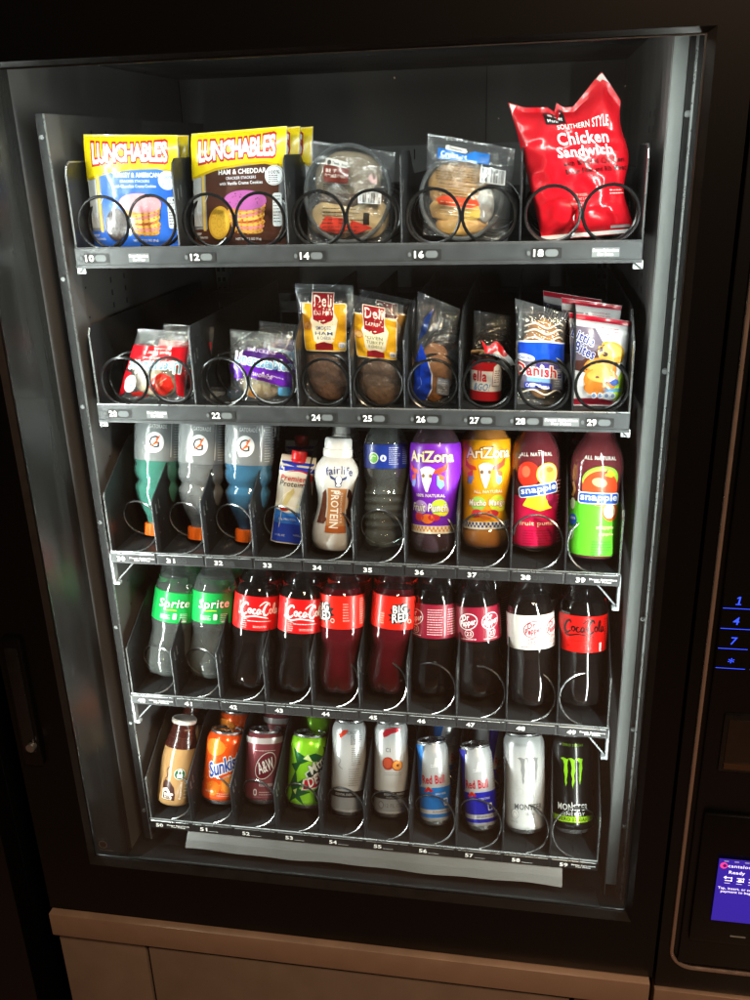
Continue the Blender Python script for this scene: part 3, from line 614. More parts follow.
# coffee bottle
def coffee():
    o=empty('coffee_drink_bottle',(0,0,0),'coffee milk drink bottle with brown neck in slot 50, left end of the bottom shelf','coffee drink bottle','coffee milk drink bottles')
    m=mat('coffee_milk','#b08a5c',rough=.22,coat=.7,var=.05)
    pr=[(0,4),(18,2),(24,0),(28,2),(30.5,6),(31,12),(31,60),(30.2,80),(27,100),(22,118),(19.5,128),(19,134)]
    mb=MB(); mb.lathe(pr,m,60); 
    it=[('p',[(-27,12),(-3,12),(-3,22),(-6,34),(-14,44),(-24,46),(-27,40)],'#3b1a12',0),('p',[(-26,13),(-8,13),(-12,26),(-18,33),(-26,30)],'#e9e1d3',1),('p',[(-24,14),(-10,14),(-13,22),(-19,28),(-24,24)],'#4a2015',2),
        ('r',-22,20,-6,24,'#e8ded0',3,1,4),('t','MOCHA',-14,17,14,3.4,'#f2ead9',3,dict(b=.03)),('s',cr([(-25,46),(-20,52),(-22,62),(-17,70)]),1.6,'#3b1a12',1),
        ('e',1,58,9.5,9.5,'#f1efe8',1),('e',1,58,8.6,8.6,'#14603c',2),('p',[(-3,52),(5,52),(6,57),(4,60),(5,64),(1,66),(-3,64),(-2,60),(-4,57)],'#eef0ea',3),('e',1,60.5,2,2.6,'#14603c',4),('p',[(-1,65),(1,68),(3,65)],'#eef0ea',3)]
    it+=[('t','frappuccino',6,30,30,5,'#f4efe4',3,dict(rot=90,b=.03))]+lines(12,20,14,50,6,'#efe6d4',1,1.0,8)
    art(mb,it,cyl(31),'ink'); mb.build('bottle_body',o)
    mb=MB(); mb.lathe([(22.4,117),(20.6,125),(19.9,131),(19.8,136),(20.4,139)],mat('brown_shrink_band','#3a1510',rough=.25,coat=.6,var=.1),60); art(mb,[('t','coffee',6,131,10,3,'#c9a98e',0)],cyl(20.4),gx=3,base=.0006)
    mb.lathe([(27.6,99.5),(24.0,112),(22.4,117)],mat('brown_shrink_band'),60,rf=lambda r,z,a:r+.35); mb.build('neck_band',o)
    mb=MB(); mb.lathe([(20.2,138.5),(21,140),(21,145),(19.8,146.5),(0,146.5)],ink('#d9cfc6'),60); mb.build('cap',o); return o
cf=coffee(); put5(cf,50,-2,r=.03); put5(relabel(copy_tree(cf),'coffee milk drink bottle leaning behind the front one in slot 50'),50,20,1)
cans='soda cans'
# orange soda
it=[('t','Sunkist',1,66,50,24,'#20479e',5,dict(b=.05,rot=26,shear=.25,ls=.92,out=[('#ffffff',1.6),('#1c3f8f',.35)]))]
it=[('t','Sunkist',1,68,54,23,'#1f4aa8',4,dict(b=.055,rot=24,shear=.2,ls=.95,out=[('#f7f3ee',1.5)]))]
it=[('e',-20,96,20,14,'#f58a2a',0),('e',14,36,17,17,'#f0741c',0),('e',14,36,14,14,'#f79838',1),('e',14,36,3,3,'#f9c27a',2),('e',-14,28,12,12,'#ef7a20',0)]+speckle(-50,50,14,104,60,'#f9a04a',1,(.4,1.3),2)+it+[('t','orange',12,50,24,5,'#fbe9d8',3,dict(rot=22)),('t','0mg CAFFEINE',-20,22,16,4,'#fff1e4',3)]+lines(-6,16,15,22,2,'#ffe6cf',3,.9,3)+lines(38,60,15,100,20,'#ffe6cf',1,.9,8)
o=can('orange soda can with slanted blue and white lettering, front of slot 51',33,122,'#e6500f',it,'orange soda cans'); put5(o,51,-6); put5(relabel(copy_tree(o),'orange soda can standing behind the front one in slot 51'),51,-10,1)
# root beer
it=[('e',0,66,17,26,'#5b1220',1,-28),('e',0,66,15.8,24.6,'#d9d2cf',2,-28),('e',0,66,14.4,23,'#6a1a2a',3,-28),('t','A&W',0,66,27,19,'#f0eceb',5,dict(b=.05,rot=22,shear=.1,out=[('#3c0c16',.8)])),
    ('r',-60,102,60,112,'#b9b2b2',0),('t','ROOT BEER',2,34,24,5,'#e8dcdc',2,dict(b=.04)),('r',-20,16,-14,27,'#efe9e8',2,3),('r',-18.6,18,-15.4,25,'#6b2030',3,1.5)]+lines(-10,20,16,24,2,'#dccccc',2,1.2,3)+lines(-20,20,88,94,1,'#dccccc',2,1,4)+lines(36,60,15,100,20,'#dccccc',1,.9,8)
o=can('root beer can in dull burgundy with a tilted oval logo, front of slot 52',33,122,'#7d3a42',it,'root beer cans'); put5(o,52,0); put5(relabel(copy_tree(o),'burgundy root beer can standing behind the front one in slot 52'),52,8,1)
# citrus soda
G='#0b5a2c'
it=[('p',[(-30,100),(-8,88),(10,94),(30,86),(22,78),(2,82),(-20,72)],G,0),('p',[(-34,72),(-12,80),(-22,60)],G,0),('p',[(-10,84),(-2,92),(6,80)],'#e4f5b0',1),('p',[(-34,40),(-22,64),(-18,44),(-6,52),(-14,34),(6,30),(-12,22),(-4,8),(-20,18),(-34,8),(-28,26)],G,0),
 ('p',[(10,30),(24,40),(40,20),(28,8),(16,14)],G,0),('p',[(24,104),(46,98),(52,60),(38,78)],G,0),('p',[(-26,30),(-18,34),(-20,24)],'#d8f08a',1),('p',[(-6,60),(36,96),(46,72),(10,34)],'#d7e8df',1),('p',[(-3,60),(36,92),(44,72),(11,38)],'#163a2c',2),
 ('t','Mtn',14,74,28,16,'#eef4ee',4,dict(b=.05,rot=36,shear=.15,out=[('#102c20',.6)])),('p',[(-8,50),(14,58),(40,76),(44,60),(16,36),(-10,32)],'#f2f0ea',4),('p',[(-5,49),(14,55),(38,72),(41,60),(15,38),(-7,34)],'#c8102e',5),('t','DEW',16,53,34,15,'#ffffff',6,dict(b=.06,rot=30,shear=.2,out=[('#5c0613',.6)]))]+lines(54,80,15,100,16,'#245c20',1,.9,8)
o=can('lime green soda can with dark green shards and red-and-white lettering, front of slot 53',33,122,'#8ad226',it,'green citrus soda cans'); put5(o,53,-2); put5(relabel(copy_tree(o),'lime green soda can standing behind the front one in slot 53'),53,6,1)
# fitness drink cans
def crush1(r,z,a): 
    k=max(0,1-abs(z-118)/34); return r*(1-.10*k*max(0,math.cos(a-1.3)))*(1-.05*k*abs(math.sin(2*a+.6)))
silver='#b9bbbd'
it=[('r',-91,32,91,42,'#1d1d1f',1),('t','ESSENTIAL ENERGY',-10,37,34,3.6,'#c9cacc',2),('r',-91,0.1,91,.2,silver,0),('p',[(-24,134),(-14,142),(-6,143),(-10,136),(-20,128)],'#e2452c',1),('t','CELSIUS',4,138,24,5,'#55575a',1)]+lines(-2,20,118,134,5,'#4a4c50',1,1.3,3)+lines(0,20,84,114,9,'#6a6c70',1,.9,4)+lines(-4,20,50,80,8,'#7a7c80',1,.9,6)+[('s',cr([(-26,98),(-18,92),(-22,84),(-14,78)]),1.2,'#8b8d90',1),('r',-91,12,91,31.8,'#8f9295',0)]
o=can('slim silver drink can turned to its small print, slot 54',29,156,'#c4c6c8',it,None); put5(o,54,6,r=.029)
it=[('r',-91,32,91,44,'#1d1d1f',1),('t','ESSENTIAL ENERGY',4,40,36,3.4,'#c9cacc',2),('t','SPARKLING PEACH',4,35,30,2.8,'#9a9ca0',2),('p',[(-18,138),(-12,146),(2,148),(14,147),(10,141),(-2,139),(-10,134),(-16,132)],'#c22434',1),
 ('p',[(-2,126),(4,130),(10,126),(4,122)],'#77797b',1),('t','CELSIUS',4,112,32,7,'#3c3e41',1,dict(b=.0)),('e',-8,90,10,10.5,'#a8402c',1),('e',-9,91,7,8,'#c7553a',2),('e',8,87,10,9,'#b54a20',2),('e',8,87,8.4,7.4,'#f0a24a',3),('e',8,87,2.2,2.2,'#7c2a14',4)]+lines(-14,18,70,76,2,'#97999c',1,1,4)+[('r',-91,12,91,31.8,'#8f9295',0),('t','12 FL OZ',2,22,30,6,'#5d6064',2,dict(b=.0)),('e',-20,22,5,6,'#5d6064',2),('e',-20,22,3.8,4.8,'#9a9da0',3)]
o=can('slim white drink can with peach picture and a dented top, slot 55',29,156,'#cfd1d2',it,None,crush=crush1); put5(o,55,4,r=.029)
# energy cans
def rb(blue,label,grp,line):
    it=[('p',[(-30,60),(-4,60),(-30,30)],silver,0),('r',-84,14,84,62,blue,1),('p',[(-34,130),(-16,130),(-22,96),(-26,66),(-34,62)],blue,1),('p',[(-84,14),(-18,14),(-18,18),(-84,18)],blue,2),
     ('t','Red Bull',-3,75,38,13,'#c8142c',3,dict(b=.05)),('e',-12,60,5,3.6,'#d7a62a',3),('p',[(-20,57),(-12,64),(-4,57),(-8,55),(-12,58),(-16,54)],'#c8142c',4),
     ('r',-84,20,84,27,'#c9ccd0',2),('t',line,6,23.5,26,3,'#4b5a78',3),('r',12,32,20,44,'#e9eef4',3,1.5),('r',13.5,34,18.5,42,blue,4,1),('t','ENERGY DRINK',8,52,18,3,'#e9eef4',3)]+lines(-6,16,94,100,2,'#e9ebed',2,1.1,3)+[('p',[(-2,96),(2,110),(7,110),(7,96)],'#d9dbdd',2)]+lines(26,44,60,120,14,'#77797c',1,.9,4)
    return can(label,26.5,135,'#b4b8bc',it,grp,neck=23.5)
o=rb('#1577cf','light blue and silver slim energy drink can leaning in slot 56','blue and silver energy drink cans','SUGARFREE'); put5(o,56,4,r=.0265)
put5(relabel(copy_tree(o),'light blue slim energy drink can behind the leaning one in slot 56'),56,30,1,r=.0265)
o=rb('#1b22b4','dark blue and silver slim energy drink can leaning in slot 57','blue and silver energy drink cans','ENERGY'); put5(o,57,0,r=.0265)
put5(relabel(copy_tree(o),'dark blue slim energy drink can behind the leaning one in slot 57'),57,80,1,r=.0265)
def claw(cx,cy,k,col,l):
    A=[[(-22,26),(-16,28),(-8,25),(-6,27),(-8,14),(-7,2),(-8,-8),(-9.5,-14),(-8.5,-20),(-11,-27),(-13,-18),(-12.5,-8),(-15,2),(-14,14),(-16,22)],
       [(-6,27),(0,28),(6,24),(7,27),(6,16),(7,4),(5,-6),(6,-16),(3,-24),(3,-31),(.5,-22),(1.5,-12),(-1,-2),(.5,8),(-1,18),(-3,24)],
       [(7,27),(14,28),(19,26),(22,27),(20,19),(21,8),(18.5,-2),(18,-12),(16,-24),(14,-12),(15,-2),(14,8),(15,18),(12,23)]]
    return [('p',[(cx+x*k,cy+y*k) for x,y in a],col,l) for a in A]
it=claw(6,100,.78,'#8b8e90',2)+[('t','MONSTER',6,44,46,9,'#55585a',2,dict(b=.03,ls=1.05))]
rdm=random.Random(9)
for k in range(90):
    x=rdm.uniform(-95,95); y=rdm.uniform(14,142); a=rdm.uniform(0,6.3); q=rdm.uniform(3,8)
    it.append(('s',cr([(x,y),(x+q*math.cos(a),y+q*math.sin(a)),(x+q*1.5*math.cos(a+.8),y+q*1.5*math.sin(a+.8)),(x+q*1.2*math.cos(a+1.7),y+q*1.2*math.sin(a+1.7))],4),.45,'#b1b4b6',0))
it+=[('e',-17,32,7,8,'#a4a7a9',1),('e',-17,32,5.8,6.8,'#dfe0e1',2),('s',cr([(-21,30),(-17,36),(-13,30),(-17,27),(-21,30)]),.6,'#8b8e90',3),('t','ULTRA',8,33,14,4,'#7c7f82',2),('t','16 FL OZ',-18,20,12,3,'#7c7f82',2),('t','ZERO SUGAR',0,141,30,4,'#9a9da0',2)]
o=can('tall white energy drink can with grey claw mark in slot 58',33,157,'#c6c8c9',it,None,neck=28); put5(o,58,2)
it=claw(0,98,.82,'#8fd01e',2)+[('t','MONSTER',2,43.5,50,10,'#f0f1ef',2,dict(b=.03)),('s',[(0.5,36),(.5,52)],1.1,'#f0f1ef',3),('t','ENERGY',4,33,34,5,'#f0f1ef',2,dict(b=.02,ls=1.3)),('r',-103,20,103,29,'#9fd024',1),('t','ZERO SUGAR',2,24.5,48,5,'#1a2408',2,dict(b=.05,ls=1.15)),('t','ZERO SUGAR',2,141,34,4,'#7ea82a',2,dict(ls=1.2))]
o=can('tall black energy drink can with green claw mark in slot 59',33,157,'#0a0a0a',it,None,neck=28); put5(o,59,0)
# ------------------------------------------------------------------ row 3
B3={30:(.044,.043,14,3),31:(.118,.034,14,3),32:(.194,.033,14,2),33:(.260,.034,14,5),34:(.332,.014,13,3),35:(.409,.030,14,-1),36:(.483,.018,14,-1),37:(.555,.040,14,-2),38:(.625,.045,14,-2),39:(.704,.020,14,1)}
def put3(o,n,spin=0,back=0,r=.03,ph=None):
    x,y,th,p0=B3[n]
    if back: x,y,th,p0=.037+P*(n-30)+.002,y+.084*back,10,0
    return seat(o,x,y,2,th,p0 if ph is None else ph,r,spin)
# sports drinks, standing on their caps
def sport(label,liqcol,grp,clearish=False):
    o=empty('sports_drink_bottle',(0,0,0),label,'sports drink bottle',grp)
    pr=[(13.5,16),(14,22),(17,30),(25,44),(31,58),(34,70),(34.6,76),(31,82),(30.2,86),(34.5,92),(36,98),(36,106),(34.5,110),(36,114),(36.4,118),(36.4,200),(36,206),(34.5,210),(36,214),(36,226),(32,232),(26,230),(18,226),(0,224)]
    nr=lambda r,z,a: r*(1-.012*(1+math.cos(24*a))*(1 if 196<z<212 else 0))
    mb=MB(); mb.lathe(pr,PET,60); mb.build('bottle_body',o,ang=50)
    m=clear('sports_drink_'+liqcol.strip('#'),tint=liqcol,haze=.4 if not clearish else .26,hazecol=liqcol,rough=.04,bump=.05,bscale=50,ior=1.4)
    mb=MB(); mb.lathe([(0,17)]+[(max(0,r-1),z) for r,z in pr[:-4]]+[(31,224),(0,222)],m,60); mb.build('drink',o,ang=50)
    fm=clear('printed_silver_film',tint='#b9bec0',haze=.55,hazecol='#a2a6a8',rough=.10,bump=1.0,bscale=34,ior=1.7)
    mb=MB(); mb.lathe([(36.2,117.5),(36.9,118.5),(36.9,197.5),(36.2,198.5)],fm,64)
    it=[('e',-10,146,13.5,15.5,'#eceeee',1,0),('p',[(-22,138),(-6,131),(-18,130)],'#eceeee',1),('t','G',-11,147,15,18,'#2a2f33',2,dict(b=.0)),('p',[(-17,139),(-7,150),(-9.5,150.5),(-2,158),(-7,146.5),(-4,146)],'#e8641c',3),('t','GATORADE',-6,170,26,6,'#d7dada',1,dict(rot=0)),('t','ZERO',-8,180,16,4,'#dfe2e2',1)]+lines(20,34,122,192,18,'#c4c8c8',1,.9,4)+lines(38,60,122,192,16,'#b9bdbe',1,.9,5)+[('r',14,124,15.2,190,'#d8dcdc',1)]
    art(mb,it,cyl(36.9),'ink',base=.0003); mb.build('label',o)
    mb=MB(); mb.lathe([(0,-1),(16,-1),(17.4,0),(17.6,16),(16.8,18),(13,18.5)],ink('#ff6a12'),60,rf=lambda q,z,a:q*(1+(.02*math.cos(36*a) if q>16 else 0))); mb.build('cap',o); return o
g1=sport('upside-down green sports drink bottle on its orange cap, slot 30 at the left end','#55b8a4','upside-down sports drink bottles'); put3(g1,30,4,r=.016)
g2=sport('upside-down colourless sports drink bottle on its orange cap, slot 31 between green and blue','#c2c8ca','upside-down sports drink bottles',True); put3(g2,31,4,r=.016)
g3=sport('upside-down blue sports drink bottle on its orange cap, slot 32 beside the milk shakes','#3f93c4','upside-down sports drink bottles'); put3(g3,32,4,r=.016)
for g,n,lb in((g1,30,'green sports drink bottle hidden behind the front one in slot 30'),(g2,31,'colourless sports drink bottle hidden behind the front one in slot 31'),(g3,32,'blue sports drink bottle hidden behind the front one in slot 32')): put3(relabel(copy_tree(g),lb),n,50,1,r=.016)
# protein shake cartons
def shake():
    o=empty('shake_carton',(0,0,0),'protein shake carton with red cap and blue base, front of slot 33','shake carton','protein shake cartons')
    N=8; w0,w1=.0285,.0255; H=.118
    def ringp(w,d,z,c=.32): 
        k=w*c; q=[(-w+k,-d),(w-k,-d),(w,-d+k),(w,d-k),(w-k,d),(-w+k,d),(-w,d-k),(-w,-d+k)]; return [(x,y,z) for x,y in q]
    R=[ringp(.027,.021,0),ringp(.0272,.0212,.004),ringp(.0262,.0215,.06,.42),ringp(.0262,.0212,.108,.3),ringp(.0262,.0205,.116,.1),ringp(.0258,.004,.130,.02)]
    v=[p for r in R for p in r]; f=[(8*i+k,8*i+(k+1)%8,8*i+8+(k+1)%8,8*i+8+k) for i in range(len(R)-1) for k in range(8)]+[tuple(range(7,-1,-1)),tuple(8*(len(R)-1)+k for k in range(8))]
    mb=MB(); mb.add(v,f,ink('#d9d5c8'))
    def F(x,y,h):
        t=y*.001; d=.0212 if t<.108 else (.0212+(t-.108)/.008*-.0007 if t<.116 else .0205-(t-.116)/.014*.0165)
        c=(.32 if t<.004 else .32+(t-.004)/.056*.10 if t<.06 else .42-(t-.06)/.048*.12 if t<.108 else .3-(t-.108)/.008*.2 if t<.116 else .1); ww=(.0272 if t<.06 else .0262); e=ww*(1-c); X=x*.001; yy=-d
        if abs(X)>e: yy=-d+(abs(X)-e)
        return (X*1.0,yy-h,t)
    it=[('r',-26,2,26,42,'#1c3fae',1),('p',[(-26,42),(-26,50),(-8,46),(8,48),(26,44),(26,42)],'#3d86d6',2),('r',-26,30,26,42,'#2b6fd0',2),('p',[(-26,50),(-26,58),(26,54),(26,45)],'#e9e6da',2),
        ('p',[(-20,50),(-10,76),(-2,84),(0,78),(-10,56)],'#cdbf86',1),('p',[(-4,52),(12,62),(24,52)],'#e9e0a8',1),('s',cr([(-24,50),(-16,70),(-6,80)]),1.2,'#efe8c8',2),('e',-12,52,7,3.4,'#a8281c',3),
        ('p',[(-26,108),(26,108),(24,122),(-24,122)],'#1e35b0',1),('p',[(-26,106),(-6,110),(10,110),(26,104),(26,100),(-26,102)],'#e9e6da',2),
        ('s',cr([(-14,107),(4,110),(19,106),(23,99),(17,92),(4,89)]),(lambda t:.6+2.2*math.sin(PI*t)),'#c2141c',3),('t','Premier',-4,98,36,8,'#c2141c',4,dict(b=.04,shear=.1)),('t','Protein',-6,89.5,33,8,'#2b2b30',4,dict(b=.02,shear=.1)),
        ('t','30g PROTEIN',-6,36,26,4,'#dbe8f8',4),('t','VANILLA',12,14,14,3,'#f0ecd8',4),('t','11 FL OZ',-14,12,14,3,'#dbe8f8',4)]
    art(mb,it,F,'ink',gx=3,gy=5); mb.build('carton_body',o,ang=28)
    mb=MB(); mb.add([(-.010,-.0125,.118),(.010,-.0125,.118),(.010,.002,.128),(-.010,.002,.128),(0,-.0175,.108)],[(0,1,2,3),(4,1,0)],ink('#c8121a')); mb.lathe([(13,0),(13.4,1),(12.6,4),(11.4,5),(11.4,15),(10.4,17),(0,17)],ink('#cf141c'),48,cy=-.004,z0=.121,rf=lambda q,z,a:q*(1+.015*math.cos(24*a)))
    mb.build('cap',o); return o
sh=shake(); put3(sh,33,-4,r=.02,ph=7); put3(relabel(copy_tree(sh),'protein shake carton with red cap showing behind the front one in slot 33'),33,-2,1,r=.02)
def milk():
    o=empty('milk_shake_bottle',(0,0,0),'white milk shake bottle with brown panel and cow emblem, front of slot 34','milk shake bottle','milk shake bottles')
    pr=[(0,3),(18,1),(25,0),(29,3),(32,12),(32.4,24),(31,36),(27,52),(25.5,64),(26.5,78),(30,92),(32.2,104),(32.4,112),(30,122),(24,131),(20,136)]
    mb=MB(); mb.lathe(pr,mat('milk_white_bottle','#c4c2be',rough=.2,coat=.6,var=.03),60); rr=lambda z:(lambda L:next((a[0]+(b[0]-a[0])*(z-a[1])/(b[1]-a[1]) for a,b in zip(L,L[1:]) if a[1]<=z<=b[1]),20))(pr[2:])
    def F(x,y,h): r=rr(y); a=x/32; return ((r*.001+h)*math.sin(a),-(r*.001+h)*math.cos(a),y*.001)
    it=[('r',-14,28,17,92,'#b07748',1),('r',-14,28,17,38,'#a8551f',2),('t','PROTEIN',-2,62,54,13,'#f3ece2',3,dict(rot=-90,b=.04)),('t','CHOCOLATE',9,64,44,3.4,'#ecdccb',3,dict(rot=-90)),('t','26g',1,86,12,6,'#f3ece2',3),
        ('p',[(-32,40),(-17,40),(-17,90),(-24,84),(-30,62)],'#5a2c18',1),('p',[(20,36),(34,44),(34,78),(26,88),(19,92)],'#3a1c10',1),('e',20,70,3,9,'#c9b09a',2),('e',-17,46,3,3.4,'#5a2c18',2),
        ('t','fairlife',3,119,42,11,'#27325f',2,dict(b=.03,arc=60)),('e',2,104,5.4,7.5,'#27325f',1),('e',2,105,4,6,'#e6e4e2',2),('e',2,97,4.6,3.2,'#27325f',1),('e',2,97,3.4,2.2,'#e6e4e2',2),('p',[(-3,107),(-12,112),(-9,106),(-3,104)],'#27325f',1),('p',[(7,107),(16,112),(13,106),(7,104)],'#27325f',1)]
    art(mb,it,F,'ink',gx=3,gy=4,base=.0004); mb.build('bottle_body',o)
    mb=MB(); mb.lathe([(20,134),(21.2,136),(21,146),(19.6,147),(19.6,149),(19.9,150),(19.4,160),(17.5,162.5),(0,162.5)],ink('#d6d5d2'),60,rf=lambda q,z,a:q*(1+.012*math.cos(40*a))); mb.build('cap',o); return o
mk=milk(); put3(mk,34,0,r=.03); put3(relabel(copy_tree(mk),'white-capped milk shake bottle in shade behind the cow-emblem bottle, slot 34'),34,40,1,r=.03)
# water
def water():
    o=empty('water_bottle',(0,0,0),'clear ribbed water bottle with dark blue label in slot 35','water bottle')
    pr=[(0,6),(14,2),(22,0),(28,2),(31.5,9),(32,16)]
    for k in range(5): z=22+k*12; pr+=[(31.8,z),(30.2,z+3),(30.2,z+6),(31.9,z+9)]
    pr+=[(29,86),(28.6,92),(31,100),(32,106),(32,110),(32,150),(31.4,154),(27,165),(20,176),(13.5,184),(12.8,188),(15,190),(12.6,192)]
    rf=petal(24,.1,5)
    mb=MB(); mb.lathe(pr,PET,60,rf=rf); mb.build('bottle_body',o,ang=50)
    mb=MB(); mb.lathe(inner(pr,176),L_water,60,rf=rf); mb.build('drink',o,ang=50)
    mb=MB(); sleeve(mb,32.2,116,150,ink('#17338f')); it=[('e',-19,131,8,8,'#e8efe6',1),('e',-19,131,7,7,'#5fae3a',2),('s',cr([(-24,129),(-20,134),(-15,133)]),1.2,'#d8f0c8',3),('e',-4,131,4.6,4.8,'#cfd8ee',1),('p',[(-6,129),(-4,134),(-2,129)],'#17338f',2)]+lines(4,22,121,147,9,'#c5d0ee',1,.9,5)+lines(26,44,121,147,9,'#9fb0de',1,.9,6)
    art(mb,it,cyl(32.6)); mb.build('label',o); cap(o,13.6,191,12,'#dfe3e6'); return o
wb=water(); put3(wb,35,0,r=.03)
# juice teas
def juice(label,liq,lcol,items,z0,z1,r=36,grp=None,shapef=None,capc='#2a2a2e',H=190,liqm=None):
    o=empty('juice_bottle',(0,0,0),label,'juice bottle',grp)
    pr=shapef
    mb=MB(); mb.lathe(pr,PET,60); mb.build('bottle_body',o,ang=50)
    mb=MB(); mb.lathe(inner(pr,H-8),liqm,60); mb.build('drink',o,ang=50)
    L=pr
    def rr(z): return next((a[0]+(b[0]-a[0])*(z-a[1])/(b[1]-a[1]) for a,b in zip(L,L[1:]) if a[1]<=z<=b[1] and b[1]>a[1]),r)
    zs=[z0]+[z for _,z in pr if z0<z<z1]+[z1]
    if lcol:
        mb=MB(); mb.lathe([(rr(z)+.35,z) for z in zs],ink(lcol),64)
    else: mb=MB()
    def F(x,y,h): q=rr(y)*.001+h+.0004; a=x/r; return (q*math.sin(a),-q*math.cos(a),y*.001)
    art(mb,items,F,'ink',gx=3.5,gy=7,base=.0002); mb.build('label',o)
    cap(o,17,H-1,14,capc); return o
AZ=[(0,6),(20,3),(28,0),(32,1.5),(35,6),(36,12),(36,24),(34.6,27),(33.8,30),(34,34),(34.2,60),(33.6,74),(34.6,84),(36.4,94),(36.6,100),(36.6,146),(35.4,154),(31,164),(25,174),(19,182),(15.6,187),(15.6,192)]
def azit(body,txt,fl,fruit,ln):
    it=[('t','AriZona',3,138,66,15,'#ecd9b4',3,dict(b=.05,ls=.95,out=[('#6b4a22',.8)]))]
    sk=[(-8,120),(-1,124),(6,124),(13,120),(9,112),(8,104),(5,95),(3,88),(0,88),(-2,95),(-5,104),(-6,112)]
    it+=[('p',[(x-4,y) for x,y in sk],'#e9e2d4',3),('e',-7,111,2.2,3,'#7a5a3a',4),('e',3,111,2.2,3,'#7a5a3a',4),('p',[(8,119),(20,124),(28,132),(26,120),(16,114),(8,114)],'#d0442a',3),('p',[(-16,119),(-26,122),(-32,130),(-32,120),(-24,114),(-14,114)],'#d0442a',3),
         ('p',[(12,112),(20,108),(22,98),(17,92),(12,98)],'#7fc4c4',3),('p',[(14,114),(22,110),(21,104),(15,106)],'#e06a3a',4),('p',[(-20,112),(-28,106),(-29,96),(-23,94),(-19,102)],'#7a86c8',3),('p',[(-20,114),(-28,110),(-27,104),(-20,106)],'#d0442a',4)]
    it+=[('t',ln,2,83,44,4.4,'#f0e6d2',3,dict(b=.03)),('e',-14,66,12,10,'#9ccf5c' if body[1]!='7' else '#b795d8',1),('e',16,66,13,12,'#c7dc3c' if body[1]!='7' else '#b8d838',1),('e',22,62,8,8,'#e8e03a',2),('e',-2,50,10,7,'#e8742a',2),('e',-16,52,8,6,'#d8323a',2),('e',8,52,9,5,'#c22a3a',2),('t',txt,0,66,56,11,'#f7f2e6',4,dict(b=.05,shear=.1,out=[('#5a2a5a' if body[1]=='7' else '#a85a10',.5)]))]
    it+=[('r',-113,29,113,40,'#f2ead6',1)]
    for i in range(-38,38):
        for j in range(2): 
            if (i+j)%2: it.append(('r',i*2.97,31+j*4,i*2.97+2.97,35+j*4,'#e0962a' if body[1]=='7' else '#2d3f8a',2))
    return it
pj=mat('purple_punch','#330a22',rough=.08,trans=.25,coat=.5,ior=1.34,var=.05); mg=mat('mango_juice','#b5701a',rough=.12,trans=.15,coat=.5,ior=1.34,var=.05)
o=juice('fruit punch bottle with bright purple label and skull emblem in slot 36',0,'#7420b4',azit('#7420b4','Fruit Punch',1,1,'100% NATURAL'),29,156,36,'tall skull-label juice bottles',AZ,'#3a1a3a',188,pj); put3(o,36,-16,r=.035)
o=juice('mango juice bottle with golden yellow label and skull emblem in slot 37',0,'#f0a010',azit('#f0a010','Mucho Mango',1,1,'ALL NATURAL'),29,156,36,'tall skull-label juice bottles',AZ,'#d87a12',188,mg); put3(o,37,4,r=.035)
put3(relabel(copy_tree(o),'mango juice bottle hidden behind the front one in slot 37'),37,20,1,r=.035)
SN=[(0,7),(20,4),(28,0),(33,2),(36,8),(36.5,13),(36.5,100),(36.5,128),(35.4,138),(32,149),(26,160),(21,167),(18.6,171),(18.6,184)]
def snlogo(cy,rot,l,dx=0): return [('r',-24+dx,cy-8,34+dx,cy+8,'#ffffff',l,4,rot),('r',-22.6+dx,cy-6.8,32.6+dx,cy+6.8,'#1d4fae',l+1,3.4,rot),('t','snapple',5+dx,cy+(.5),50,12,'#ffffff',l+2,dict(b=.05,rot=rot))]
fp=mat('fruit_punch_drink','#6e0c1c',rough=.06,trans=.1,coat=.5,ior=1.34,var=.05); ap=mat('apple_drink','#6a101c',rough=.06,trans=.1,coat=.5,ior=1.34,var=.05)
it=[('t','ALL NATURAL',2,136,46,5,'#f2efe8',1,dict(b=.03,ls=1.2,fan=.0)),('e',-10,108,16,18,'#d8301c',1),('e',-13,112,6,8,'#ef6a4a',2),('e',18,108,17,16,'#f0b040',2),('e',18,108,15,14,'#f7dc9a',3),('e',18,108,12.5,11.5,'#f0c050',4),('e',20,114,6,4,'#b8792a',5),
    ('p',[(-18,64),(-6,84),(20,82),(24,60),(6,56)],'#f2dc2a',2),('e',26,70,9,9,'#8c1440',3),('e',31,62,6,6,'#a81c50',4),('e',20,76,6,6,'#a81c50',4),('t','fruit punch',4,38,54,8,'#f6c8a0',3,dict(b=.03))]+snlogo(86,8,6)+lines(-18,26,8,30,6,'#7a0a2c',2,1.1,7)+lines(34,54,8,100,18,'#f2b8c4',2,.9,8)
sn=juice('fruit punch bottle with magenta label and fruit picture in slot 38',0,'#c00a40',it,6,78,36.5,'short fruit-label juice bottles',SN,'#1a1a1e',184,fp); put3(sn,38,2,r=.035)
put3(relabel(copy_tree(sn),'fruit punch bottle behind the magenta-labelled one in slot 38'),38,-40,1,r=.035)
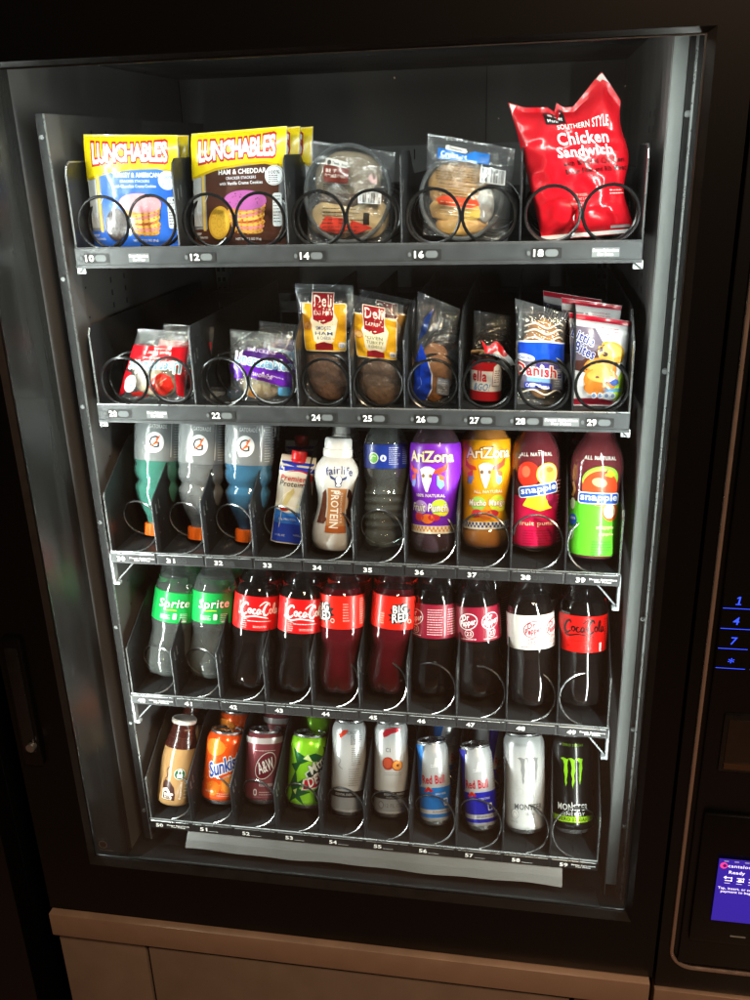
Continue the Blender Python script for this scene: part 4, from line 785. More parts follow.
it=[('t','ALL NATURAL',10,141,46,5,'#f2efe8',1,dict(b=.03,ls=1.2)),('e',12,112,26,18,'#8fc63a',1,10),('e',10,116,20,10,'#b9dd60',2,12),('e',12,100,25,24,'#d84420',3),('e',10,108,10,6,'#f6a87a',4,-10),('s',cr([(14,116),(17,122),(20,126)]),1.6,'#5a3414',5),('p',[(14,118),(24,124),(32,120),(26,115)],'#e0b830',4),('e',28,68,12,13,'#e05a28',4),('e',26,69,8.6,10,'#f6ecc8',5),
    ('t','snapple',22,46,26,6,'#f0f0a0',3,dict(b=.03)),('t','apple',24,37,22,5,'#f0f0a0',3,dict(b=.03)),('e',-26,54,7.5,8,'#1d4fae',2),('t','100%',-26,56,10,3.4,'#ffffff',3),('e',-30,34,7,9,'#e8eae0',2),('e',-30,34,5.8,7.8,'#7aa05a',3),('e',-28,76,5,8,'#cfd8b0',2),('s',cr([(-30,86),(-26,96),(-30,106)]),5,'#a8743c',1)]+snlogo(86,0,7,6)+lines(4,34,6,28,6,'#2c7a2a',2,1.3,7)+lines(-44,-36,8,70,12,'#2c7a2a',2,.9,8)
sn=juice('apple juice bottle with lime green label in slot 39, right end of its shelf',0,'#5cc02a',it,6,80,36.5,'short fruit-label juice bottles',SN,'#2a3a2a',184,ap); put3(sn,39,-8,r=.035)
put3(relabel(copy_tree(sn),'apple juice bottle behind the green-labelled one in slot 39'),39,-60,1,r=.035)
# ------------------------------------------------------------------ snack packs (rows 1 and 2)
def qwarp(q,w,h,extra=None):
    BL,BR,TR,TL=[Vector(p) for p in q]
    def f(x,y):
        u=x/w+.5; v=y/h; p=BL*(1-u)*(1-v)+BR*u*(1-v)+TR*u*v+TL*(1-u)*v
        if extra: e=extra(u,v); p=p+Vector(e)
        return p
    return f
def surf(q,w,h,d,wr=1.2,seed=0,extra=None,seal=.07,freq=1/22,flatness=.55):
    W_=qwarp(q,w,h,extra)
    def f(x,y,hh,back=False):
        s=max(-1,min(1,2*x/w)); t=max(-1,min(1,2*(y/h-seal)/(1-2*seal)-1)); p=W_(x,y)
        env=max(0,1-abs(s)**3)*max(0,1-abs(t)**2.6); 
        n=noise.noise(Vector((x*freq,y*freq,seed)))+.5*noise.noise(Vector((x*freq*2.3,y*freq*2.3,seed+7)))
        rg=1-abs(noise.noise(Vector((x*freq*1.1+3,y*freq*.8,seed+20))))*3.0; rg=max(0,rg)
        edge=.35+.65*min(1,env*3)
        dep=d*env**flatness+(wr*.001)*(n*1.2+rg*1.1)*edge
        if back: return (p.x,d*.6*env**flatness,p.y)
        return (p.x,-dep-hh,p.y)
    return f
def sheetbag(mb,F,w,h,m,nx=34,ny=40,back=True):
    for b in((False,True) if back else(False,)):
        v=[F(-w/2+w*i/nx,h*j/ny,0,b) for j in range(ny+1) for i in range(nx+1)]
        f=[(j*(nx+1)+i,j*(nx+1)+i+1,(j+1)*(nx+1)+i+1,(j+1)*(nx+1)+i) for j in range(ny) for i in range(nx)]
        if b: f=[tuple(reversed(q)) for q in f]
        mb.add(v,f,m)
def teeth(x0,x1,y,col,l,n=30,hgt=1.6):
    w=(x1-x0)/n; return [('p',[(x0+i*w,y),(x0+i*w+w/2,y+hgt),(x0+i*w+w,y)],col,l) for i in range(n)]
def standbag(o,x,y,row,th=5,rot=0):
    M=Matrix.Translation((x,y,RZ[row]-.003))@Matrix.Rotation(R_(-th),4,'X')@Matrix.Rotation(R_(rot),4,'Z')
    o.location=M.to_translation(); o.rotation_euler=M.to_euler(); return o
# --- lunch kits
def lunch(label,body,dark,line1,line2,ham,cookie,quad,seed,grp,cookietone):
    o=empty('lunch_kit',(0,0,0),label,'lunch kit',grp); w,h=134,148
    F=surf(quad,w,h,.011,wr=.55,seed=seed,seal=.03,flatness=.35,freq=1/30)
    mb=MB(); sheetbag(mb,F,w,h,ink('#8e9094','film'))
    it=[('p',[(-66.5,0.6),(66.5,.6),(66.5,24),(30,27),(-20,24),(-46,22),(-66.5,22)],body,0),('p',[(-44,18),(58,18),(58,104),(-44,98)],body,0),('p',[(-50,20),(-46,20),(-46,99),(-50,97)],'#d8b860',1),('r',-64,26,-51,90,'#b9bbbc',0),('p',[(-66.5,90),(-30,101),(10,106),(40,106),(66.5,100),(66.5,147.5),(-66.5,147.5)],'#f2d40c',2),
        ('p',[(-66.5,90),(-30,101),(10,106),(40,106),(66.5,100),(66.5,96.5),(40,102.5),(10,102.5),(-30,97.5),(-66.5,86.5)],'#c9a60a',1)]
    it+=[('t','LUNCHABLES',0,124,106,22,'#f6f2ea',5,dict(b=.07,fan=.18,ls=.9,rot=1.5,out=[('#b3161c',2.2)])),('t',line1,8,95,66 if line2 else 66,6,'#f2f2f2',3,dict(b=.05)),('t','CRACKER STACKERS',6,87,42,3.4,'#dfe4ee',3,dict(b=.02)),('t',line2,6,80.5,60,4,'#e6e9ef',3,dict(b=.03)),
        ('e',52,88,12.5,12.5,'#e9ecef',4),('e',52,88,11.4,11.4,dark,5),('e',52,88,10.9,10.9,'#e9ecef',6),('t','100%',52,92,14,4.4,dark,7,dict(b=.03))]+lines(44,60,79,89,4,dark,7,1,5)
    # layered cracker stack
    for k,(y,c,rx) in enumerate(((22,'#c99a4a',22),(27,'#d9828a',24),(31,'#d8a84e',25),(35,'#a8453a',23),(38,'#e0b45a',25),(43,'#d9828a',26),(47,'#dcae56',27),(51,'#c98a3a',28))):
        it.append(('e',14,y,rx,6.5,c,8+k,k*3-8)); 
        for q in range(9): it.append(('e',14+rx*.9*math.cos(-PI*q/8),y+5.5*math.sin(-PI*q/8)-1,1.6,1.3,'#b3782a',9+k))
    it+=[('e',12,58,30,13,ham,17,-3),('e',10,60,24,8,ham,18,-3)]+speckle(-10,34,50,68,26,dark if ham=='#a8589a' else '#e8b4bc',19,(.4,.9),seed)
    it+=[('e',-26,30,15.5,22,cookie,17,-12),('e',-26,30,12.5,19,cookietone,18,-12)]+[('e',-26+8*math.cos(a)*q,30+14*math.sin(a)*q,.9,1.1,cookie,19) for q in(.4,.8,1.15) for a in [2*PI*i/12 for i in range(12)]]
    it+=[('r',50,24,62,66,'#dfe2e4',8,3)]+lines(51,61,28,64,9,'#5a5e66',9,1.2,4)+[('t','NET WT 3.2 OZ (91g)',14,8,36,4,'#e9ebef',8,dict(b=.03)),('t','KEEP',-58,16,9,3,'#e9ebef',8),('t','REFRIGERATED',-54,11,18,2.6,'#e9ebef',8)]
    it+=[('s',cr([(-54,30),(-58,48),(-56,60)]),.9,'#d8dadd',8),('s',cr([(-46,72),(-42,66),(-46,58)]),1,'#cfd3d8',8),('r',-58,40,-52,46,'#c9ccd0',8,1)]
    art(mb,it,F,'film',gx=5,gy=5,base=.0004,step=.00006); mb.build('film_pouch',o)
    mb=MB(); mb.box(-.060,.004,.004,.060,.020,.128,mat('clear_kit_tray','#7f8387',rough=.2,trans=.3),.006); mb.build('tray_cups',o); return o
l1=lunch('yellow-topped lunch kit with blue front and dark cookie, slot 10 at top left','#2a62c4','#2a58b0','TURKEY & AMERICAN','with Chocolate Creme Cookies','#d8949c','#2a1f1e',[(-.066,0),(.066,0),(.068,.142),(-.066,.147)],3,'lunch kits','#3c302e'); standbag(l1,.0715,.046,0,5)
l2=lunch('yellow-topped lunch kit with brown front and purple-topped cracker stack, front of slot 12','#4a2c22','#3c2620','HAM & CHEDDAR','with Vanilla Creme Cookies','#a8589a','#c79a2e',[(-.066,0),(.065,0),(.072,.148),(-.061,.143)],8,'lunch kits','#d8ae40'); standbag(l2,.218,.046,0,5,-2)
for k,lb in((1,'yellow-topped lunch kit just behind the brown-fronted one in slot 12'),(2,'rearmost yellow-topped lunch kit of the three in slot 12')): standbag(relabel(copy_tree(l2),lb),.218+.009*k,.046+.036*k,0,5,-3)
standbag(relabel(copy_tree(l1),'yellow-topped lunch kit hidden behind the blue-fronted one in slot 10'),.0715,.086,0,5)
# --- clear-wrapped sandwiches in oval tubs
def tub(mb,cx,cz,rx,rz,y,m,tr=.0032):
    mb.tube([(cx+rx*math.cos(a),y,cz+rz*math.sin(a)) for a in [2*PI*k/40 for k in range(41)]],tr,m,8,cap=False)
def wrapped(label,cat,quad,w,h,seed,tubs,food,items,d=.018):
    o=empty('wrapped_sandwich',(0,0,0),label,cat); F=surf(quad,w,h,d,wr=2.2,seed=seed,seal=.04)
    mb=MB(); sheetbag(mb,F,w,h,FILM); 
    art(mb,items,F,'film',gx=5,gy=5,base=.0004,step=.0001); mb.build('film_wrap',o)
    mb=MB(); mt=clear('tub_plastic',tint='#c8ccce',haze=.16,hazecol='#a8acae',rough=.1); cx,cz,rx,rz=tubs
    tub(mb,cx,cz,rx,rz,-.010,mt,.0028); v=[(cx,.012,cz)]+[(cx+rx*q*math.cos(a),y,cz+rz*q*math.sin(a)) for q,y in((.85,.012),(1,-.010)) for a in [2*PI*k/40 for k in range(40)]]
    mb.add(v,[(0,1+k,1+(k+1)%40) for k in range(40)]+[(1+k,41+k,41+(k+1)%40,1+(k+1)%40) for k in range(40)],mt); mb.build('plastic_tub',o)
    for nm,prs in food:
        mb=MB()
        for (fx,fz,frx,frz,fy,dep,c) in prs:
            bm=bmesh.new(); bmesh.ops.create_uvsphere(bm,u_segments=28,v_segments=16,radius=1)
            for p in bm.verts:
                n=noise.noise(p.co*2.2+Vector((seed,0,0)))*.10; p.co=Vector((fx+p.co.x*frx*(1+n),fy+p.co.y*dep*(1+n),fz+p.co.z*frz*(1+n)))
            bm.verts.index_update(); mb.add([p.co[:] for p in bm.verts],[[q.index for q in f.verts] for f in bm.faces],ink(c,'food')); bm.free()
        mb.build(nm,o)
    return o
it=[('r',-34,76,0,96,'#6e2f26',1,2),('t','BEEF',-24,90,14,4,'#e6dccf',3,dict(b=.04)),('t','DOUBLE CHAR',-18,84,28,4,'#e6dccf',3,dict(b=.04)),('r',-32,96,-2,104,'#d9d6cf',3,2,-6),('e',-27,100,3,3,'#3a3632',4),('t','Tenderbros',-13,99,20,3.6,'#3a3632',4,dict(b=.05,rot=-6))]
it+=lines(-34,14,58,74,6,'#2e2a26',1,1.3,6,.2)+barcode(14,52,44,68,1)+[('p',[(-38,22),(-30,34),(-4,32),(2,20),(-6,12),(-34,16)],'#c23a2c',1),('p',[(6,30),(26,24),(34,20),(10,12),(2,20)],'#c23a2c',1)]+lines(-34,26,10,46,8,'#3a2e26',2,1.2,9,.3)+[('r',22,24,30,40,'#2a2622',2),('p',[(26,84),(30,92),(34,82),(37,90),(38,80),(32,78)],'#d9b0b0',1)]
s=wrapped('clear-wrapped burger in an oval plastic tub with brown label, slot 14','sandwich',[(-.058,0),(.056,0),(.062,.112),(-.050,.130)],116,124,21,(0,.062,.056,.060),[('bread',[(0,.082,.045,.034,.0,.010,'#8d7c62'),(-.018,.032,.034,.026,-.001,.009,'#c4a878'),(.024,.032,.030,.026,-.001,.009,'#c8b080')]),('patty',[(.004,.055,.045,.012,.0,.010,'#5d4632')])],it); standbag(s,.368,.046,0,7)
it=[('p',[(-42,96),(-42,110),(-6,106),(6,112),(26,112),(26,98)],'#1468b8',1),('t','Croissant',-20,103,34,7,'#e9f0f8',3,dict(b=.04)),('t','SAUSAGE, EGG & CHEESE',-14,98,48,3,'#e9f0f8',3,dict(b=.03)),('r',-32,108,-4,114,'#d9d6cf',3,2,-3),('t','Tenderbros',-16,111,22,3.4,'#3a3632',4,dict(b=.05,rot=-3))]+lines(-42,14,70,92,7,'#2a221a',1,1.3,6,.15)+barcode(16,74,48,94,1)
it+=lines(-38,16,50,68,5,'#2a221a',1,1.0,16,.2)+[('p',[(-40,46),(-30,52),(14,50),(18,44),(4,38),(-36,40)],'#c8452a',1)]+lines(-34,20,26,46,4,'#d8c8a8',2,1.2,9,.3)
s=wrapped('croissant sandwich in clear film with blue label strip, slot 16','sandwich',[(-.050,.010),(.060,0),(.066,.112),(-.044,.134)],114,126,33,(0,.056,.052,.052),[('croissant',[(-.004,.070,.040,.030,.0,.012,'#b98a48'),(-.006,.042,.036,.018,-.002,.010,'#d8a860'),(.0,.022,.034,.014,0,.010,'#c99a52')]),('cheese',[(.014,.038,.016,.012,-.006,.008,'#e8b838'),(.030,.045,.012,.022,-.004,.010,'#c9c9c4')])],it); standbag(s,.516,.046,0,7)
# --- red crumpled bag
o=empty('sandwich_bag',(0,0,0),'crumpled bright red chicken sandwich bag standing taller than its neighbours in slot 18','sandwich bag'); w,h=118,160
def ext(u,v):
    k=max(0,v-.84)/.16; a=max(0,1-abs(u-.80)/.24); c=max(0,1-abs(u-.40)/.07); e=max(0,1-u/.12)
    return (.004*math.sin(v*11+1)*(u>.85)*(u-.85)/.15-.004*e*k, .040*a*k+.006*c*k*math.copysign(1,u-.40)+.006*e*k)
F=surf([(-.040,.0),(.068,.008),(.050,.156),(-.084,.160)],w,h,.022,wr=3.2,seed=5,seal=.05,extra=ext,freq=1/30)
mr=mat('red_foil_bag','#c4101f',rough=.26,coat=.6,bump=.35,bscale=35,var=.05); mb=MB(); sheetbag(mb,F,w,h,mr,46,54)
it=[('t','SOUTHERN STYLE',14,136,56,5.4,'#f3e6e2',1,dict(b=.04,rot=4)),('t','Chicken',12,121,56,15,'#ffffff',1,dict(b=.05,rot=4)),('t','Sandwich',12,105,62,12,'#ffffff',1,dict(b=.05,rot=4)),('t','with Breaded Chicken',20,92,68,6.4,'#260205',1,dict(b=.03,rot=4)),('t','Breast Fillet and Rib Meat',22,82,70,6.4,'#260205',1,dict(b=.03,rot=4)),
 ('r',-26,138,-4,154,'#1c1718',1,0,4),('t','Market',-15,143,16,4,'#f0ecea',2,dict(b=.03,rot=4)),('r',-22,148,-17,151,'#f0ecea',2,.5),('r',-15,149,-8,150.4,'#f0ecea',2),('t','KEEP FROZEN',0,52,16,3,'#f0c8c4',1),('t','NET WT 5 OZ',0,47,18,3,'#f0c8c4',1),('r',-59,1,59,6,'#b8b4b2',1),('r',34,8,56,12,'#c9c4c2',1,1)]+lines(36,58,50,58,2,'#f0c8c4',1,1,5)
it+=[('p',[(34,156),(44,159.5),(30,159.5)],'#c9c2be',1),('p',[(-58,150),(-52,159),(-58,159)],'#c9c2be',1)]
art(mb,it,F,'film',gx=3,gy=3,base=.0005,step=.0001); mb.build('foil_bag',o); standbag(o,.660,.046,0,6)
# --- round sealed sandwiches
def crust(label,quad,top,mid,items,seed,grp):
    o=empty('sealed_sandwich',(0,0,0),label,'sealed sandwich',grp); w,h=100,102; F=surf(quad,w,h,.014,wr=1.9,seed=seed,seal=.04)
    mb=MB(); sheetbag(mb,F,w,h,FILM); art(mb,items,F,'film',gx=4,gy=4,base=.0004,step=.0001); mb.build('film_pouch',o)
    mb=MB(); bm=bmesh.new(); bmesh.ops.create_uvsphere(bm,u_segments=30,v_segments=16,radius=1); P_=qwarp(quad,w,h)(0,38)
    for p in bm.verts: n=noise.noise(p.co*2+Vector((seed,0,0)))*.06; p.co=Vector((P_.x+p.co.x*.038*(1+n),.002+p.co.y*.009,P_.y+p.co.z*.034*(1+n)))
    bm.verts.index_update(); mb.add([p.co[:] for p in bm.verts],[[q.index for q in f.verts] for f in bm.faces],ink('#cbbd9a','food')); bm.free(); mb.build('bread',o); return o
it=[('p',[(-49,44),(-30,54),(0,58),(30,54),(49,44),(49,80),(-49,80)],'#b8101e',0),('p',[(-49,44),(-34,40),(-40,10),(-49,4)],'#b8101e',0),('p',[(49,44),(36,40),(40,8),(49,4)],'#b8101e',0),('t','Uncrustables',0,50,84,14,'#6ab4dc',3,dict(b=.04,rot=180,fan=.2,out=[('#f2f2ee',1.4)])),
 ('t','Peanut Butter &',2,70,46,5,'#f0e4e0',2,dict(rot=180,b=.03)),('t','Strawberry Spread',0,63,40,4.4,'#f0e4e0',2,dict(rot=180,b=.03)),('t','Sandwich',6,76,22,3.4,'#f0e4e0',2,dict(rot=180)),('e',-33,24,10,13,'#e8eef2',2),('t','9g',-33,24,10,7,'#5a9cc8',3),
 ('p',[(2,34),(14,42),(30,36),(36,20),(24,8),(8,8),(-2,20)],'#c82418',2),('p',[(8,30),(16,36),(20,26),(12,14)],'#e8604a',3),('s',cr([(6,12),(14,26),(24,34)]),1.4,'#e89a86',4),('p',[(-30,10),(-16,14),(0,6),(-8,3),(-26,4)],'#b8241c',2)]
u=crust('red sealed sandwich pack with upside-down blue lettering, front of slot 20',[(-.060,0),(.044,0),(.060,.098),(-.020,.102)],0,0,it,4,'sealed sandwiches'); standbag(u,.072,.040,1,8)
standbag(relabel(copy_tree(u),'red sealed sandwich pack poking out behind the front one in slot 20'),.096,.082,1,4,-6)
it=[('p',[(-49,46),(-40,62),(-20,76),(10,80),(40,72),(49,56),(49,40),(20,42),(-20,44)],'#3a1660',0),('p',[(-49,40),(-30,46),(0,44),(49,34),(49,50),(0,62),(-30,62),(-49,52)],'#5a1ea0',1),('p',[(-22,40),(49,22),(49,38),(-10,54),(-24,50)],'#6a22b4',2),('t','Uncrustables',6,60,86,14,'#7cc0e8',4,dict(b=.05,rot=-7,out=[('#e9eef4',1.2)])),
 ('t','SMUCKERS',4,76,44,5,'#c9b8d8',3,dict(b=.04,rot=-4)),('t','& 4 grams',22,40,34,4,'#efe6f8',4,dict(rot=-14,b=.02)),('t','SANDWICH',6,40,30,5,'#f2ecf8',4,dict(rot=-12,b=.04)),('e',-34,42,7,8,'#5a1ea0',3),('r',30,10,48,24,'#5aa8e0',2,4),('p',[(-20,8),(-12,26),(-6,8)],'#c07a2a',2)]
it+=[('p',[(-34+7*math.cos(a),42+8*math.sin(a)),(-34+12*math.cos(a+.35),42+13*math.sin(a+.35)),(-34+7*math.cos(a+.6),42+8*math.sin(a+.6))],'#5a1ea0',3) for a in [2*PI*k/7 for k in range(7)]]+speckle(-40,40,4,34,30,'#b8aed0',1,(.4,1),6)
u=crust('purple sealed sandwich pack with pale blue lettering, front of slot 22',[(-.042,0),(.050,0),(.054,.094),(-.038,.102)],0,0,it,9,'sealed sandwiches'); standbag(u,.228,.040,1,7)
standbag(relabel(copy_tree(u),'purple sealed sandwich pack in shade behind the front one in slot 22'),.252,.105,1,4,-4)
# --- deli wedge sandwiches
def deli(label,quad,l1,l2,tint,seed,grp='deli wedge sandwiches'):
    o=empty('deli_sandwich',(0,0,0),label,'deli sandwich',grp); w,h=84,158; F=surf(quad,w,h,.013,wr=1.8,seed=seed,seal=.05)
    mb=MB(); sheetbag(mb,F,w,h,FILMC)
    it=[('r',-33,70,34,134,'#e9e4d4',1,3),('r',-32,71,33,133,'#e2a91c',2,3),('p',[(-32,71),(33,71),(33,82),(0,92),(-32,80)],'#f0b820',3),('p',[(-8,132),(-20,112),(-16,84),(0,74),(16,84),(22,112),(10,132)],'#e6dec2',4),('p',[(-17,110),(16,110),(16,148),(-17,148)],'#efe9dc',5),('p',[(-15.8,112),(0,106),(15,112),(15,147),(-15.8,147)],'#941420',6),
        ('t','Deli',-.5,137,26,15,'#f6f1e6',7,dict(b=.03,ls=1.1,rot=2)),('t','EXPRESS',0,121,27,5.4,'#f6f1e6',7,dict(b=.02,ls=1.2)),('t',l1,0,101,24,5,'#3a4a7a' if seed%2 else '#6a7a4a',7,dict(b=.01)),('t',l2,0,94,28,4.6,'#3a4a7a' if seed%2 else '#6a7a4a',7,dict(b=.01)),('t','& CHEESE',0,88,22,4,'#3a4a7a' if seed%2 else '#6a7a4a',7),('e',-25,104,7,5.5,'#d88a4a',6,8),('e',-25,104,5.8,4.4,'#e8b86a',7,8),('p',[(-14,72),(14,72),(14,80),(0,83),(-14,80)],'#8a1c24',6),('r',23,74,32,82,'#dfe3ea',6,1),('t','250',27.5,78,6,4,'#27325f',7)]
    art(mb,it,F,'film',gx=4,gy=4,base=.0005,step=.00008); mb.build('film_pouch',o)
    mb=MB(); v=[];f=[]; P0=qwarp(quad,w,h)
    bm=bmesh.new(); bmesh.ops.create_uvsphere(bm,u_segments=26,v_segments=18,radius=1)
    for p in bm.verts:
        c=p.co; n=noise.noise(c*2.4+Vector((seed*3,0,0)))*.10; q=P0(2,42); X=math.copysign(abs(c.x)**.7,c.x)*.031*(1+n); Z=math.copysign(abs(c.z)**.75,c.z)*.042*(1+n); p.co=Vector((q.x+X-.006*(Z/.04),c.y*.011,q.y+Z))
    bm.verts.index_update(); mb.add([p.co[:] for p in bm.verts],[[q.index for q in fc.verts] for fc in bm.faces],ink(tint,'food')); bm.free(); mb.build('bread',o); return o
dl=deli('deli sandwich pouch with yellow label and blue print in slot 24',[(-.034,0),(.032,0),(.036,.160),(-.046,.163)],'SMOKED','HAM','#6f5444',5); standbag(dl,.331,.048,1,6)
d5=deli('deli sandwich pouch with yellow label and green print, front of slot 25',[(-.032,0),(.030,0),(.032,.134),(-.048,.150)],'OVEN','TURKEY','#6a5546',6); standbag(d5,.405,.044,1,6)
standbag(relabel(copy_tree(d5),'deli sandwich pouch standing higher behind the front one in slot 25'),.418,.088,1,2,-4)
# --- pastry bag, slot 26
o=empty('pastry_bag',(0,0,0),'clear pastry bag with blue printed side and slanting top seal in slot 26','pastry bag'); w,h=62,150
F=surf([(-.031,0),(.030,0),(.034,.128),(-.024,.152)],w,h,.016,wr=2.6,seed=14,seal=.05,freq=1/16); mb=MB(); sheetbag(mb,F,w,h,FILMC)
it=[('p',[(-30,6),(-12,4),(-4,22),(-4,44),(-12,66),(-20,84),(-28,60)],'#1540c4',1),('p',[(-12,4),(-10,4),(-2,22),(-2,44),(-10,66),(-12,66),(-4,44),(-4,22)],'#dfe2e8',2),('r',4,14,22,40,'#8a8e96',1,2,-3)]+lines(6,20,16,38,6,'#c9ccd2',2,1,8)+[('p',[(-26,86),(-18,120),(-6,136),(-14,100)],'#18306a',1),('s',cr([(-24,20),(-18,28),(-20,38)]),1,'#6a8ae8',3)]
art(mb,it,F,'film',gx=4,gy=4,base=.0005,step=.0001); mb.build('film_pouch',o)
mb=MB(); bm=bmesh.new(); bmesh.ops.create_uvsphere(bm,u_segments=24,v_segments=16,radius=1)
for p in bm.verts: c=p.co; n=noise.noise(c*2.4)*.1; p.co=Vector((.000+c.x*.024*(1+n),c.y*.012,.042+c.z*.040*(1+n)))
bm.verts.index_update(); mb.add([p.co[:] for p in bm.verts],[[q.index for q in fc.verts] for fc in bm.faces],ink('#8a5a30','food')); bm.free(); mb.build('pastry',o); standbag(o,.480,.046,1,7)
# --- hazelnut cup, slot 27
o=empty('snack_cup',(0,0,0),'small hazelnut dip cup with white and red label and peeled lid in slot 27','snack cup')
mb=MB(); mb.lathe([(0,1),(19,0),(21,2),(23.5,60),(24.5,62),(24.5,64),(23,64)],mat('cup_brown','#2a1512',rough=.2,coat=.5,trans=.1),48); mb.lathe([(19.6,1),(21.3,3),(22,16)],ink('#a8121c'),48,rf=lambda r,z,a:r+.3)
it=[('r',-70,16,70,48,'#e4e2de',1),('r',-70,44,70,56,'#a8141c',2),('t','ella',-10,37,20,14,'#c8141e',3,dict(b=.06)),('t','&GO!',-6,22,22,10,'#2a86c8',3,dict(b=.02,shear=.2)),('p',[(8,24),(20,24),(22,52),(14,56),(8,50)],'#ecebe8',3),('s',[(8,24),(20,24),(22,52),(14,56),(8,50),(8,24)],.7,'#b02a2e',4)]+lines(10,19,28,46,6,'#8a3a3c',4,1,5)
art(mb,it,lambda x,y,h:(((20.6+y*.046)*.001+h+.0005)*math.sin(x/22),-((20.6+y*.046)*.001+h+.0005)*math.cos(x/22),y*.001),'ink',gx=3,gy=8); mb.build('cup_body',o)
mb=MB()
rdm=random.Random(4)
for k in range(16):
    a=rdm.uniform(0,6.3); q=rdm.uniform(0,.019); c=Vector((q*math.cos(a),q*math.sin(a),.062+rdm.uniform(0,.006))); d_=Vector((rdm.uniform(-1,1),rdm.uniform(-1,1),rdm.uniform(.0,.7))).normalized()*.009; mb.tube([c-d_,c,c+d_],[.0022,.0028,.002],ink('#c8a070','food'),8)
mb.build('breadsticks',o)
mb=MB(); n=10; v=[];f=[]
for j in range(n+1):
    for i in range(n+1):
        s_=i/n-.5; t_=j/n; v.append((.004+s_*.030+t_*.018,-.010-.010*math.sin(t_*2.2),.080-t_*.030+.004*math.sin(s_*9+t_*4)))
for j in range(n):
    for i in range(n): f.append((j*(n+1)+i,j*(n+1)+i+1,(j+1)*(n+1)+i+1,(j+1)*(n+1)+i))
mb.add(v,f,ink('#d8d4d2','film')); mb.add([(x,y-.0006,z) for x,y,z in v],[q for q in f if (f.index(q)//n)<4],ink('#c01820','film')); mb.build('peeled_lid',o); seat(o,.549,.062,1,4,3,.02,face=True)
o=empty('film_wrapper',(0,0,0),'crumpled dark clear wrapper behind the dip cup in slot 27','wrapper'); F=surf([(-.026,0),(.028,0),(.030,.110),(-.022,.118)],56,115,.012,wr=3,seed=44,freq=1/14); mb=MB(); sheetbag(mb,F,56,115,FILMC); art(mb,[('p',[(-20,40),(-6,60),(18,66),(22,50),(10,40)],'#6a1014',1)],F,'film',gx=4,gy=4,base=.0005); mb.build('film_pouch',o); standbag(o,.552,.098,1,4)
# --- danish, slot 28
o=empty('danish_pack',(0,0,0),'cream cheese danish pack with bright blue band and icing showing, slot 28','pastry pack'); w,h=72,140
F=surf([(-.033,0),(.028,0),(.028,.122),(-.040,.142)],w,h,.013,wr=1.3,seed=61,seal=.05); mb=MB(); sheetbag(mb,F,w,h,FILM)
it=[('p',[(-35,62),(35,68),(35,94),(10,92),(-35,84)],'#1246cc',1),('p',[(-35,84),(10,92),(35,94),(35,96),(10,94.5),(-35,86.5)],'#dfe4ee',2),('r',-35,24,35,63,'#6a6478',1),('p',[(-6,48),(35,40),(35,62),(-6,62)],'#3a2a78',2),('t','Danish',-6,50,60,16,'#cf1424',5,dict(b=.05,rot=0,out=[('#f4f0ee',1.6)])),('e',-22,66,14,5,'#e6ecf6',4),('t','Cloverhill',-22,66,20,4,'#2a50b8',5,dict(b=.04)),('r',-20,34,16,40,'#7aa4d4',3,1),('r',-24,24,18,33,'#2a3c98',3,1),('t','Cream Cheese',-4,28.5,36,4.6,'#f0f0f4',4,dict(b=.04)),('r',20,26,34,56,'#8a8c94',2)]+lines(21,33,28,54,7,'#d4d6da',3,1,4)
art(mb,it,F,'film',gx=4,gy=4,base=.0005,step=.0001); mb.build('film_pouch',o)
mb=MB(); bm=bmesh.new(); bmesh.ops.create_uvsphere(bm,u_segments=26,v_segments=18,radius=1)
for p in bm.verts: c=p.co; n=noise.noise(c*3)*.08; p.co=Vector((-.003+c.x*.029*(1+n),c.y*.011,.062+c.z*.052*(1+n)))
bm.verts.index_update(); mb.add([p.co[:] for p in bm.verts],[[q.index for q in fc.verts] for fc in bm.faces],ink('#b07a3c','food')); bm.free()
for z in(.088,.098,.106,.018,.026): mb.tube(cr([(-.026,-.007,z),(-.012,-.0125,z+.004),(.004,-.0125,z-.003),(.018,-.009,z+.003),(.024,-.004,z)],4),.0011,ink('#efe6d4'),6)
mb.build('danish',o); standbag(o,.627,.046,1,7)
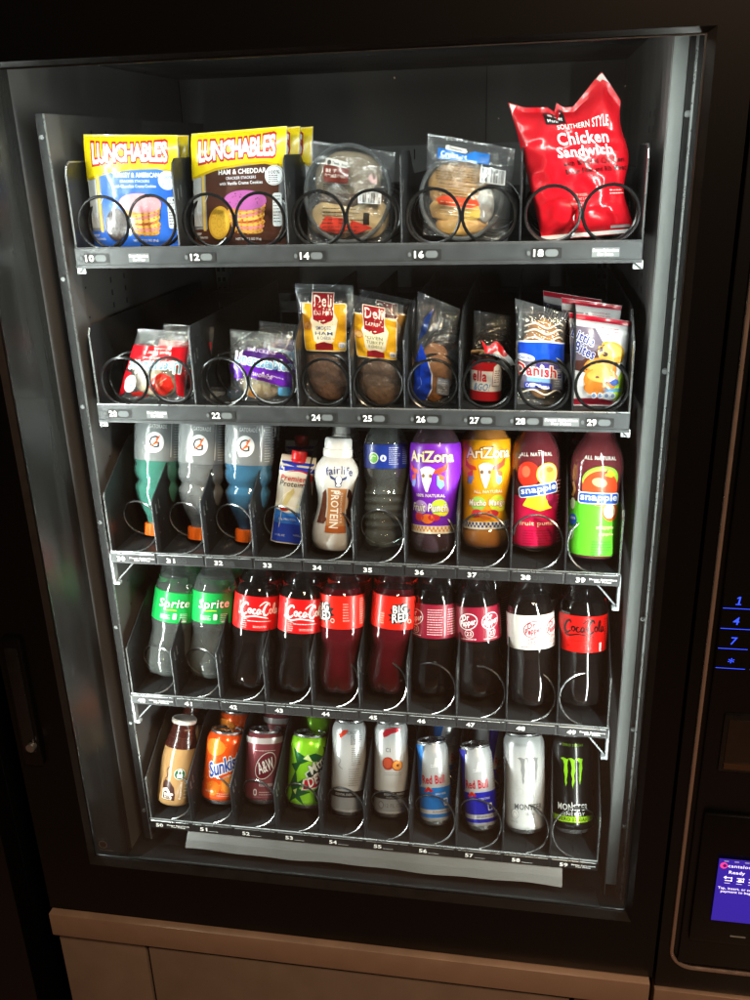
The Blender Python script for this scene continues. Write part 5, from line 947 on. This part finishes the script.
# --- muffin bags, slot 29
def muffin(label,face=True):
    o=empty('muffin_bag',(0,0,0),label,'snack bag','white and red muffin bags'); w,h=80,128
    F=surf([(-.034,0),(.030,0),(.037,.112),(-.044,.124)],w,h,.016,wr=1.3,seed=70,seal=.05); mb=MB(); sheetbag(mb,F,w,h,ink('#d9d8da','film'))
    it=[('r',-39.5,121,39.5,127.5,'#b3122e',1)]
    it+=[('p',[(-39,60),(-20,56),(8,88),(-6,112),(-39,112)],'#6a5f70',1),('p',[(-39,52),(-20,50),(10,84),(6,92),(-24,66),(-39,64)],'#4a2a24',2),('t','Little',-22,98,30,13,'#28307e',4,dict(b=.05,rot=-22,out=[('#dfe0ea',.8)])),('t','Bites',-20,80,28,14,'#28307e',4,dict(b=.05,rot=-22,out=[('#dfe0ea',.8)])),
        ('e',16,80,19,17,'#d8a440',2,-14),('e',18,84,14,9,'#e6bc62',3,-14),('e',2,56,24,16,'#c8802c',3),('e',2,60,19,9,'#dca04a',4),('e',4,40,26,18,'#c47a26',2),('e',4,46,21,9,'#daa04a',5),('e',-4,28,18,10,'#b86c20',3),('e',8,78,4,3.4,'#3a2018',4,20),('e',-2,44,3,2,'#5a3018',6),('e',14,38,2.4,2,'#5a3018',6),('e',24,66,2.4,2,'#5a3018',4),
        ('p',[(24,10),(39,10),(39,58),(32,52),(24,34)],'#a8cc3a',2),('e',24,38,7,5,'#2450a8',4),('r',8,24,36,28,'#5a9ad0',4,1),('p',[(-39,2),(39,2),(39,5),(0,14),(-39,10)],'#8a1428',2)]+[('e',-6+k*10,17,4.4,4.8,'#dfe2e8',5) for k in range(4)]+[('e',-6+k*10,17,3,3.3,'#7a8cae',6) for k in range(4)]+lines(0,26,104,116,3,'#c46a78',2,1,4)
    art(mb,it,F,'film',gx=4,gy=4,base=.0005,step=.0001); mb.build('film_pouch',o); return o
mf=muffin('white muffin bag with red top band, front of slot 29 at the right end'); standbag(mf,.702,.044,1,6)
standbag(relabel(copy_tree(mf),'white and red muffin bag standing just behind the front one in slot 29'),.692,.088,1,2,5).location.z+=.014
standbag(relabel(copy_tree(mf),'rearmost white and red muffin bag leaning left at the back of slot 29'),.668,.135,1,0,-6).location.z+=.016
# ------------------------------------------------------------------ light, camera, render settings
w=bpy.data.worlds.new('World'); SC.world=w; w.use_nodes=True; w.node_tree.nodes['Background'].inputs[0].default_value=(.9,.8,.75,1); w.node_tree.nodes['Background'].inputs[1].default_value=.012
def area(name,loc,tgt,sx,sy,power,col):
    l=bpy.data.lights.new(name,'AREA'); l.shape='RECTANGLE'; l.size=sx; l.size_y=sy; l.energy=power; l.color=col
    o=bpy.data.objects.new(name,l); COL.objects.link(o); o.location=loc; o.rotation_euler=(Vector(tgt)-Vector(loc)).to_track_quat('-Z','Y').to_euler(); return o
area('room_ceiling_lamp',(1.5,-1.9,3.1),(.4,0,.3),.5,.5,ROOMP,(1,.66,.42))
cd=bpy.data.cameras.new('camera'); cam=bpy.data.objects.new('camera',cd); COL.objects.link(cam); SC.camera=cam
cd.sensor_fit='HORIZONTAL'; cd.sensor_width=36; cd.lens=36*900/750; cd.clip_start=.02; cd.clip_end=100
ya,pi_,ro=.178,-.3701,.0314
Rm=Matrix.Rotation(ya,3,'Z')@Matrix.Rotation(pi_,3,'X')@Matrix.Rotation(ro,3,'Y')
B=Matrix((Rm.col[0],Rm.col[2],-Rm.col[1])).transposed(); cam.matrix_world=Matrix.Translation(CAM)@B.to_4x4()
SC.render.engine='CYCLES'; SC.cycles.max_bounces=8; SC.cycles.transparent_max_bounces=28; SC.cycles.transmission_bounces=8; SC.cycles.glossy_bounces=5; SC.cycles.diffuse_bounces=4
SC.cycles.caustics_reflective=False; SC.cycles.caustics_refractive=False
SC.view_settings.view_transform='Standard'; SC.view_settings.look='None'; SC.view_settings.gamma=1; SC.view_settings.exposure=0
SC.render.resolution_x=768; SC.render.resolution_y=1024
